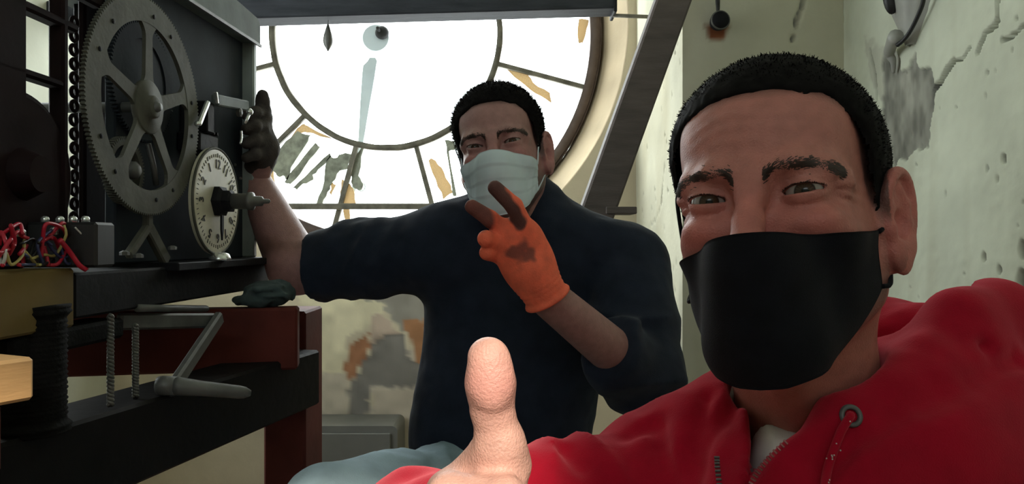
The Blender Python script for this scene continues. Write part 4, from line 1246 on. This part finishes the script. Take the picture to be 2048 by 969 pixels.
def hand1l(P):
    o = WF
    d = ell(P, o + [-.045, -.02, .02], (.045, .018, .040))
    for k in range(4):
        s = np.array([-.09, -.03, .045 - .02 * k])
        d = smin(d, chain(P, [o + [-.06, -.02, .045 - .02 * k], o + s, o + s + [-.012, .03, 0]], [.010, .009, .008], .003), .005)
    d = smin(d, chain(P, [o + [-.02, .0, .04], o + [-.05, .0, .075], o + [-.075, .005, .085]], [.013, .011, .009], .004), .008)
    return smin(d, cone(P, o, o + [-.03, -.01, .01], .026, .024), .012)
bt = mesh_sdf(lambda P: np.minimum(torso1(P), arms1(P)), (-.2, -.05, -.9), (.62, .95, -.05), .008)
hr = mesh_sdf(hand1, c(960, 960, .39) + [-.07, -.08, -.13], c(960, 960, .39) + [.07, .10, .11], .0014)
hl_ = mesh_sdf(hand1l, WF - .15, WF + .13, .0035)
hv = hr[0]
hc = np.tile(np.array([.60, .34, .28]), (len(hv), 1)) * (1 + .06 * fbm(hv, 70, 3, 2))[:, None]
tip = np.exp(-((hv[:, 2] - c(985, 765, .36)[2]) / .014) ** 2)[:, None]; hc *= 1 + tip * np.array([.02, -.13, -.10])
body = join_np(hg, bt, hr, hl_)
bcol = np.concatenate([hcol, np.tile(np.array(SK1), (len(bt[0]), 1)), hc, np.tile(np.array(SK1), (len(hl_[0]), 1))])
add('body', (body[0] + [0, 0, ZC], body[1]), M_SKIN, p1, col=bcol)

# hoodie: body, sleeves, hood lying round the neck
def mirror_cuff(P, a, b, r):
    return cone(P, a, b, r, r)
HOOD_F = [c(1560, 935, .540), c(1605, 902, .545), c(1680, 842, .555), c(1765, 784, .568), c(1845, 716, .590), c(1915, 640, .635), c(1975, 628, .685), c(1950, 640, .755), c(1800, 668, .80), c(1640, 720, .80), c(1520, 775, .74), c(1466, 800, .675), c(1452, 850, .625), c(1462, 915, .59), c(1480, 985, .57)]
HOOD_R = [.008, .009, .010, .011, .013, .016, .020, .024, .026, .024, .020, .015, .012, .010, .009]
SLEEVE = [SR + [.01, 0, .0], SR * .55 + EL * .45, EL]
NB1 = H1.w([0, .022, -.050]); TE1 = [(H1.w([s * .052, .028, -.055]), H1.w(H1.l(NK1) + [s * .016, -.050, 0])) for s in (1, -1)]
def neck1(P):
    d = cone(P, NB1, NK1, .056, .060)
    for a, b in TE1: d = smin(d, cone(P, a, b, .011, .010), .018)
    return smin(d, ell(P, H1.w([0, -.02, -.06]), (.07, .08, .06)), .02)
def hoodie_core(P):
    d = torso1(P, .018)
    d = smin(d, chain(P, SLEEVE + [EL * .45 + WR * .55], [.066, .060, .054, .045], .02), .025)
    d = smin(d, chain(P, [SLF + [0, 0, .005], SLF * .5 + EF * .5, EF, EF * .2 + WF * .8], [.078, .066, .056, .042], .02), .04)
    d = smin(d, chain(P, [c(1640, 1010, .61), c(1815, 945, .625), c(2020, 850, .70)], [.080, .092, .090], .03), .03)
    d = smin(d, chain(P, [c(1590, 1040, .555), c(1700, 938, .562), c(1800, 880, .575), c(1900, 800, .62)], [.045, .050, .055, .060], .03), .03)
    d = smin(d, chain(P, [c(1450, 925, .64), c(1480, 1040, .60)], [.060, .066], .03), .03)
    return d
GROOVES = [([hit(hoodie_core, *q, .35, .9) * k for q in L], r) for L, r, k in [
    ([(1415, 800), (1400, 850), (1385, 900), (1380, 980)], .0055, 1.0), ([(1478, 800), (1445, 850), (1410, 895), (1398, 920)], .0060, 1.0),
    ([(1315, 850), (1318, 890), (1335, 960), (1345, 1010)], .0055, 1.0), ([(1255, 868), (1300, 848)], .004, 1.0),
    ([(1880, 770), (1790, 815), (1715, 862), (1640, 930)], .0080, 1.0), ([(1985, 640), (1960, 660), (1962, 690)], .006, 1.0),
    ([(2040, 720), (1950, 760), (1860, 800)], .005, 1.0), ([(1130, 900), (1160, 930)], .004, 1.0)]]
def hoodie(P):
    d = hoodie_core(P)
    # gathered folds
    dirn = (EL - SR) / np.linalg.norm(EL - SR)
    t = (P - SR) @ dirn
    sl = np.clip(1 - np.abs(t - .12) / .26, 0, 1)
    q = np.c_[t, P[:, 1] * .35, P[:, 2] * .35 + .35 * t]
    d = d - .0070 * sl * folds(q, 26, 4) - .0035 * sl * noise(q, 60, 14)
    d = d - .0065 * folds(P, 7.5, 8, (1, .7, 1.0)) * np.clip((P[:, 0] - .10) / .1, 0, 1) - .0015 * noise(P, 38, 18)
    for g_, r_ in GROOVES:
        d = smax(d, -(chain(P, g_, [r_] * len(g_), .004)), .016)
    hd = chain(P, HOOD_F, HOOD_R, .012) - .0035 * noise(P, 30, 7) - .002 * noise(P, 70, 9)
    hd = smin(hd, chain(P, [c(1915, 640, .62), c(1990, 640, .665), c(2050, 700, .70)], [.026, .032, .034], .02), .02)
    hd = smin(hd, ell(P, (.40, .84, -.16), (.13, .05, .10)), .03)              # hood bag lying on the back
    hd = smax(hd, -ell(P, c(1815, 632, .70), (.060, .065, .050)), .010)
    d = smin(d, hd, .022)
    d = smax(d, -ell(P, c(1812, 628, .69), (.052, .055, .040)), .010)
    # opening for the neck and the half-open zip
    nl = neck1(P) - .0045
    d = smax(d, -nl, .006)
    vop = np.array([c(1494, 790, .5), c(1640, 790, .5), c(1600, 862, .5), c(1564, 886, .5), c(1532, 918, .5), c(1503, 955, .5), c(1490, 1010, .5), c(1482, 1010, .5), c(1499, 935, .5), c(1502, 890, .5)])
    X = P[:, 0] / P[:, 1] * .5; Z = P[:, 2] / P[:, 1] * .5
    rad = np.hypot(X - c(1530, 0, .5)[0], Z - c(0, 900, .5)[2])
    near = rad < .09
    cut = np.full(len(P), 1.0)
    if near.any(): cut[near] = poly_sd(X[near], Z[near], vop[:, [0, 2]]) * (P[near, 1] / .5)
    cut = np.maximum(cut, P[:, 1] - .66)
    return smax(d, -cut, .004)
hgm = mesh_sdf(hoodie, (-.22, -.02, -.86), (.66, .96, .02), .0038, slack=1.9)
hood = add('hoodie', (hgm[0] + [0, 0, ZC], hgm[1]), M_RED, p1)
# white shirt showing in the neck opening
ts_ = lambda P: smax(np.minimum(torso1(P, .008), cone(P, NK1 + [-.012, -.03, .012], NK1 + [0, .02, -.12], .062, .10)), P[:, 2] - (NK1[2] + .016 - .55 * (P[:, 1] - .62)) , .004)
def tshirt(P):
    d = np.minimum(torso1(P, .008), cone(P, NK1 + [-.020, -.062, -.012], NK1 + [-.02, -.03, -.14], .052, .075))
    d = np.maximum(d, hoodie_core(P) + .004)
    d = smax(d, P[:, 2] - c(1530, 867, .58)[2] - .35 * (P[:, 1] - .58), .003)
    return smax(d, -(neck1(P) - .0015), .002)
tg = mesh_sdf(tshirt, (.08, .5, -.5), (.42, .9, -.08), .003)
add('tshirt', (tg[0] + [0, 0, ZC], tg[1]), M_TSHIRT, p1)
# zip: teeth on tape, both sides of the opening
def zipper(pix, nt):
    pts = spline([hit(hoodie, *q, .40, .75) for q in pix], 20)
    nt = int(np.linalg.norm(np.diff(pts, axis=0), axis=1).sum() / .0030)
    L = np.linspace(0, len(pts) - 1.01, nt)
    gs = []
    for k, l in enumerate(L):
        i = int(l); p = pts[i] + (pts[i + 1] - pts[i]) * (l - i); t = pts[i + 1] - pts[i]; t /= np.linalg.norm(t)
        side = np.cross(t, p / np.linalg.norm(p)); side /= np.linalg.norm(side)
        gs.append(obox(p * .994 - side * .0032, p * .994 + side * .0008, t, .0022, .0015, .0003))
    tape = tube(pts, .0014, 6)
    return merge(*gs), tape
for pix, s in (([(1574, 888), (1548, 912), (1526, 937), (1509, 964), (1496, 992)], 1), ([(1437, 916), (1438, 935), (1441, 960), (1444, 990)], -1)):
    te, tp = zipper(pix, 26)
    z_ = add('zip', (te[0] + [0, 0, ZC], te[1]), M_ZIP if s > 0 else M_STEEL, hood, smooth=False)
# eyelet and drawstring
ep = hit(hoodie, 1701, 833, .40, .75)
n_ = grad(hoodie, ep[None], .004)[0]
qt = np.array(Vector((0, -1, 0)).rotation_difference(Vector(n_)).to_matrix())
add('eyelet', xf(torus(.0064, .0019, 36, 10), qt, ep + n_ * .001 + [0, 0, ZC]), M_STEEL, hood)
sp = [ep - n_ * .002, ep + n_ * .004 + [-.002, 0, -.001]] + [hit(hoodie, *q, .40, .75) * .988 for q in [(1683, 862), (1668, 900), (1655, 940), (1650, 975), (1648, 1010)]]
sp = spline(sp, 14)
fl = merge(*[ball(sp[rng.integers(10, len(sp) - 1)] + rng.normal(0, 1, 3) * .0022 - sp[20] / np.linalg.norm(sp[20]) * .0024, .0006, 6, 4) for _ in range(22)])
dsx = add('drawstring', (tube(sp, .0031, 10)[0] + [0, 0, ZC], tube(sp, .0031, 10)[1]), M_RED, hood)
add('flecks', (fl[0] + [0, 0, ZC], fl[1]), M_TSHIRT, dsx)['kind'] = 'stuff'
# black cloth mask with ear loops
V = mask_sheet(H1, hf1, [-.044, -.042, -.039, -.036, -.0325, -.0315, -.031, -.0305, -.029, -.0255, -.022], [-.066, -.086, -.106, -.119, -.127, -.128, -.127, -.119, -.108, -.088, -.062], .0045,
               [-74, -58, -42, -26, -10, 0, 10, 26, 42, 60, 80])
mk = add('face_mask', (H1.w(cloth(V)[0]) + [0, 0, ZC], cloth(V)[1]), M_MASK, p1)
for s, e in ((1, -1), (-1, 0)):
    a, b = V[1, e], V[-2, e]
    lp = spline([a, a + [s * .006, .016, .010], np.array([s * .0770, -.008, .016]), np.array([s * .0785, .010, .022]), np.array([s * .0765, .024, .004]), np.array([s * .0745, .024, -.026]), np.array([s * .0715, .012, -.047]), b + [s * .004, .010, .002], b], 8)
    add('ear_loop', (H1.w(tube(lp, .0017, 7)[0]) + [0, 0, ZC], tube(lp, .0017, 7)[1]), M_MASK, mk)
# trousers, shoes and the stool he sits on
def legs(P, hip, knees, feet, e):
    d = None
    for h, k, f_ in zip(hip, knees, feet):
        q = chain(P, [h, k, f_], [.088 + e, .062 + e, .048 + e], .02)
        d = q if d is None else smin(d, q, .03)
    return d
h_, k_, f_ = [(.22, .80, -.72), (.40, .80, -.72)], [(.12, .42, -.74), (.50, .48, -.74)], [(.10, .50, -1.20), (.52, .56, -1.20)]
lg = mesh_sdf(lambda P: smin(legs(P, h_, k_, f_, .0), ell(P, (.31, .80, -.70), (.165, .12, .09)), .04) - .006 * noise(P, 16, 3), (-.02, .26, -1.28), (.66, 1.0, -.55), .009, slack=1.6)
add('trousers', (lg[0] + [0, 0, ZC], lg[1]), M_JEANS, p1)
def shoe(q, fwd):
    f2 = np.array([fwd[0], fwd[1], 0]) / np.hypot(fwd[0], fwd[1])
    a = np.array([q[0], q[1], -1.3 + .045]) - f2 * .04
    fn = lambda P: np.maximum(smin(chain(P, [a, a + f2 * .10 + [0, 0, -.01], a + f2 * .20 + [0, 0, -.018]], [.045, .042, .034], .02), cone(P, a, a + [0, 0, .07], .04, .045), .02), -1.297 - P[:, 2])
    return mesh_sdf(fn, a - [.3, .3, .06], a + [.3, .3, .14], .006)
for q in f_:
    g = shoe(q, (-.3, -1)); add('shoe', (g[0] + [0, 0, ZC], g[1]), M_SHOE, p1)
def stool(cx_, cy_, top, label):
    st_ = empty('wooden_stool', (cx_, cy_, 0), label, 'stool')
    add('seat', xf(lathe([(.15, top - .03), (.165, top - .026), (.168, top - .008), (.16, top)], 32), None, (cx_, cy_, 0)), M_TIMBER, st_)
    for k in range(4):
        a = math.pi / 4 + k * math.pi / 2
        add('leg', tube([(cx_ + .11 * math.cos(a), cy_ + .11 * math.sin(a), top - .025), (cx_ + .16 * math.cos(a), cy_ + .16 * math.sin(a), .0)], [.018, .014], 10), M_TIMBER, st_)
    for k in range(4):
        a, b = math.pi / 4 + k * math.pi / 2, math.pi / 4 + (k + 1) * math.pi / 2
        add('stretcher', tube([(cx_ + .143 * math.cos(a), cy_ + .143 * math.sin(a), top * .35), (cx_ + .143 * math.cos(b), cy_ + .143 * math.sin(b), top * .35)], .009, 8), M_TIMBER, st_)
    return st_
stool(.31, .82, ZC - .825, 'round wooden stool under the man in the red hoodie')

# ------------------------------------------------------------------ man in the dark sweatshirt
SK2 = (.36, .19, .175)
H2 = Pose(-8, -8, -3, (-.019, 1.311, .157))
NK2 = np.array([.012, 1.375, .0])
p2 = empty('person', (.0, 1.42, 0), 'man in dark sweatshirt and pale surgical mask making a V sign with orange glove', 'person')
hg2, hcol2, hf2 = build_head(p2, H2, .0026, .0021, NK2, SK2, HAIR2, .0085, .3, (1, -1), 14000, .75, 1.0, (0, 0, .0), .013, .8)
SH_R, E_R, W_R = c(905, 495, 1.38), c(592, 534, 1.42), c(508, 365, 1.45)
SH_L, E_L, W_L = c(1248, 530, 1.36), c(1283, 752, 1.24), c(1092, 592, 1.06)
def torso2(P, e=0.0):
    d = ell(P, c(1035, 640, 1.40), (.155 + e, .095 + e, .22 + e))
    d = smin(d, ell(P, c(1000, 870, 1.39), (.150 + e, .105 + e, .19 + e)), .06)
    d = smin(d, chain(P, [SH_R, c(1050, 455, 1.40), SH_L], [.055 + e, .062 + e, .055 + e], .03), .05)
    return smin(d, cone(P, c(1035, 400, 1.37), c(1050, 480, 1.40), .050 + e, .070 + e), .04)
def arms2(P):
    d = chain(P, [SH_R, E_R, W_R], [.052, .052, .033], .012)
    return np.minimum(d, chain(P, [SH_L, E_L, W_L], [.050, .040, .028], .012))
bt2 = mesh_sdf(lambda P: smin(torso2(P), arms2(P), .02), (-.50, .95, -.62), (.34, 1.56, .16), .006)
def hand_l2(P, e=0.0):
    ax = (W_L - c(1025, 450, 1.035)); ax /= np.linalg.norm(ax)
    sd_ = np.cross(ax, [0, 1, 0]); sd_ /= np.linalg.norm(sd_); Rm = np.stack([sd_, np.cross(ax, sd_), ax], 1)
    d = ell(P, c(1052, 520, 1.045), (.038 + e, .017 + e, .058 + e), Rm)
    d = smin(d, ell(P, c(1030, 480, 1.04), (.036 + e, .016 + e, .030 + e), Rm), .012)
    d = smin(d, chain(P, [c(1052, 462, 1.035), c(1028, 412, 1.015), c(990, 376, 1.005)], [.0122 + e, .0108 + e, .0088 + e], .003), .006)   # index
    d = smin(d, chain(P, [c(1018, 468, 1.042), c(980, 438, 1.03), c(944, 414, 1.03)], [.0118 + e, .0106 + e, .0088 + e], .003), .006)     # middle
    d = smin(d, chain(P, [c(1000, 492, 1.04), c(972, 478, 1.015), c(990, 484, 1.07)], [.0112 + e, .0100 + e, .009 + e], .003), .005)        # ring, curled
    d = smin(d, chain(P, [c(1002, 512, 1.05), c(974, 506, 1.025), c(992, 512, 1.07)], [.0104 + e, .0088 + e, .008 + e], .003), .005)       # little, curled
    d = smin(d, chain(P, [c(1075, 545, 1.07), c(1030, 500, 1.085), c(1000, 488, 1.085)], [.013 + e, .0115 + e, .009 + e], .003), .008)     # thumb over them
    return d
hl2 = mesh_sdf(lambda P: smin(hand_l2(P, -.0015), cone(P, c(1060, 535, 1.05), W_L, .022, .027), .02), c(1030, 490, 1.04) - .16, c(1030, 490, 1.04) + .16, .0028)
GR = c(516, 264, 1.405)
def hand_r2(P, e=0.0):
    d = ell(P, GR + [.006, .010, .0], (.016 + e, .022 + e, .050 + e))
    for k in range(4):
        o = np.array([0, 0, .036 - .026 * k]); r = [.0100, .0106, .0102, .0090][k] + e
        d = smin(d, chain(P, [GR + o + [.006, -.004, 0], GR + o + [.004, -.026, -.004], GR + o + [-.010, -.034, -.010]], [r * 1.15, r, r * .9], .003), .006)
    d = smin(d, chain(P, [GR + [.008, .01, .030], GR + [.010, -.004, .058], GR + [.012, -.010, .066]], [.0135 + e, .0115 + e, .010 + e], .004), .008)
    return d
hr2 = mesh_sdf(lambda P: smin(hand_r2(P, -.0015), cone(P, GR + [.012, .012, -.03], W_R, .022, .026), .02), GR - .16, GR + .16, .003)
b2 = join_np(hg2, bt2, hl2, hr2)
bc2 = np.concatenate([hcol2] + [np.tile(np.array(SK2), (len(q[0]), 1)) for q in (bt2, hl2, hr2)])
add('body', (b2[0] + [0, 0, ZC], b2[1]), M_SKIN, p2, col=bc2)
# gloves
def glove_l(P):
    d = hand_l2(P, .0012)
    u = (W_L - c(1060, 535, 1.05)); L = np.linalg.norm(u); u = u / L
    cuff = cone(P, c(1062, 540, 1.05), W_L + u * .004, .0300, .0318)
    d = smin(d, cuff, .012)
    rimc = W_L + u * .004; t = (P - rimc) @ u; rr_ = np.linalg.norm((P - rimc) - t[:, None] * u, axis=1)
    d = smin(d, np.hypot(rr_ - .0318, t) - .0036, .003)
    d = d - .0006 * np.sin(t * 900) * np.exp(-((t + .02) / .016) ** 2)
    return smax(d, t - .004, .002)
gl = mesh_sdf(glove_l, c(1030, 490, 1.04) - .17, c(1030, 490, 1.04) + .17, .0020)
q = gl[0]
gcol = np.tile(np.array([.92, .165, .085]), (len(q), 1)) * (1 + .1 * fbm(q, 40, 3, 2))[:, None]
u = q[:, :] / q[:, 1:2]
def near(px, py, r): 
    k = c(px, py, 1.0); return np.hypot(u[:, 0] - k[0], u[:, 2] - k[2]) * FPX - r
def seg(a, b, ra, rb):
    a, b = c(*a, 1.0)[[0, 2]], c(*b, 1.0)[[0, 2]]; e = b - a; pt = u[:, [0, 2]]
    t = np.clip(((pt - a) @ e) / (e @ e), 0, 1); return np.linalg.norm(pt - a - t[:, None] * e, axis=1) * FPX - (ra + (rb - ra) * t)
dirt = np.clip(.5 - (near(1042, 505, 24) + 14 * noise(q, 70, 4) + 8 * noise(q, 160, 5)) / 12, 0, 1) * .75
dip = np.clip(.5 - (seg((980, 366), (1040, 448), 24, 13) + 5 * noise(q, 90, 6)) / 5, 0, 1) * .93
dip2 = np.clip(.5 - (seg((930, 405), (962, 440), 30, 26) + 5 * noise(q, 90, 6)) / 8, 0, 1) * .85
k = np.maximum.reduce([dirt, dip, dip2])[:, None]
gcol = gcol * (1 - k) + np.array([.05, .035, .035]) * k
add('work_glove', (q + [0, 0, ZC], gl[1]), M_GLOVE, p2, col=gcol)
def glove_r(P):
    d = smin(hand_r2(P, .0012), cone(P, GR + [.012, .012, -.03], GR * .35 + W_R * .65 + [.004, .004, 0], .025, .029), .02)
    return d - .0008 * noise(P, 120, 3)
gr = mesh_sdf(glove_r, GR - .17, GR + .17, .0026)
add('work_glove', (gr[0] + [0, 0, ZC], gr[1]), M_DKGLOVE, p2)
# sweatshirt
def shirt(P):
    d = torso2(P, .016)
    ar = chain(P, [SH_R, SH_R * .5 + E_R * .5, E_R * .93 + SH_R * .07], [.070, .066, .062], .02)
    t = (P - SH_R) @ (E_R - SH_R) / ((E_R - SH_R) @ (E_R - SH_R))
    ar = smax(ar - .007 * folds(np.c_[t * .30 + .5 * P[:, 2], P[:, 1] * .5, P[:, 2] * .6], 24, 4) * np.clip((t - .1) * 2, 0, 1), (t - .875) * .3, .004)
    d = smin(d, ar, .04)
    f0 = E_L + (W_L - E_L) * .30
    al = chain(P, [SH_L, SH_L * .45 + E_L * .55, E_L, f0], [.070, .066, .060, .054], .02)
    t2 = (P - E_L) @ (W_L - E_L) / ((W_L - E_L) @ (W_L - E_L))
    al = al - .007 * folds(P, 17, 6, (.5, .5, 1.2))
    al = np.where(P[:, 1] < 1.30, smax(al, (t2 - .37) * .25, .004), al)
    d = smin(d, al, .014)
    d = smin(d, chain(P, [c(985, 425, 1.34), c(1005, 462, 1.305), c(1050, 476, 1.30), c(1092, 446, 1.315), c(1110, 400, 1.36), c(1100, 380, 1.41)], [.012, .012, .012, .012, .013, .013], .01), .02)   # collar
    d = d - .006 * folds(P, 8, 9, (1, 1, .6)) - .0015 * noise(P, 50, 12)
    hem = c(1000, 905, 1.36)[2]
    return smax(d, hem - P[:, 2] + .02 * noise(P, 9, 5), .01)
sg = mesh_sdf(shirt, (-.48, 1.0, -.46), (.36, 1.60, .16), .0045, slack=1.9)
shirt_o = add('sweatshirt', (sg[0] + [0, 0, ZC], sg[1]), M_NAVY, p2)
# jeans
h2, k2, f2 = [c(945, 985, 1.36), c(1075, 1000, 1.38)], [c(668, 1020, 1.02), np.array([.12, .95, -.60])], [np.array([-.27, 1.02, -1.20]), np.array([.12, 1.0, -1.20])]
jn = mesh_sdf(lambda P: smin(legs(P, h2, k2, f2, .0), ell(P, c(1005, 950, 1.39), (.16, .125, .12)), .04) - .008 * folds(P, 14, 3) - .002 * noise(P, 60, 5), (-.42, .80, -1.28), (.30, 1.58, -.30), .006, slack=1.7)
add('jeans', (jn[0] + [0, 0, ZC], jn[1]), M_DENIM, p2)
for q in f2:
    g = shoe(q, (-.2, -1)); add('shoe', (g[0] + [0, 0, ZC], g[1]), M_SHOE, p2)
stool(c(1005, 950, 1.40)[0], 1.42, ZC + c(1005, 950, 1.39)[2] - .145, 'tall round wooden stool under the man in the dark sweatshirt')
# surgical mask
pl = lambda t, ph: .0016 * (((t * 4.2) % 1.0) - .5) * np.clip(1 - (np.abs(ph) / 75) ** 4, 0, 1) + .0006 * np.sin(ph * .5 + 9 * t)
V = mask_sheet(H2, hf2, [-.036, -.032, -.028, -.023, -.0185, -.017, -.0185, -.023, -.028, -.032, -.036], [-.082, -.092, -.104, -.114, -.120, -.121, -.120, -.114, -.104, -.092, -.082], .007,
               [-62, -50, -38, -24, -10, 0, 10, 24, 38, 50, 62], pleat=pl)
mk2 = add('surgical_mask', (H2.w(cloth(V)[0]) + [0, 0, ZC], cloth(V)[1]), M_SURG, p2)
for s, e in ((1, -1), (-1, 0)):
    a, b = V[1, e], V[-2, e]
    lp = spline([a, np.array([s * .0700, -.012, .006]), np.array([s * .0820, .012, .020]), np.array([s * .0805, .030, .000]), np.array([s * .0760, .020, -.035]), np.array([s * .0690, -.005, -.055]), b], 8)
    add('ear_loop', (H2.w(tube(lp, .0013, 7)[0]) + [0, 0, ZC], tube(lp, .0013, 7)[1]), M_SURG, mk2)
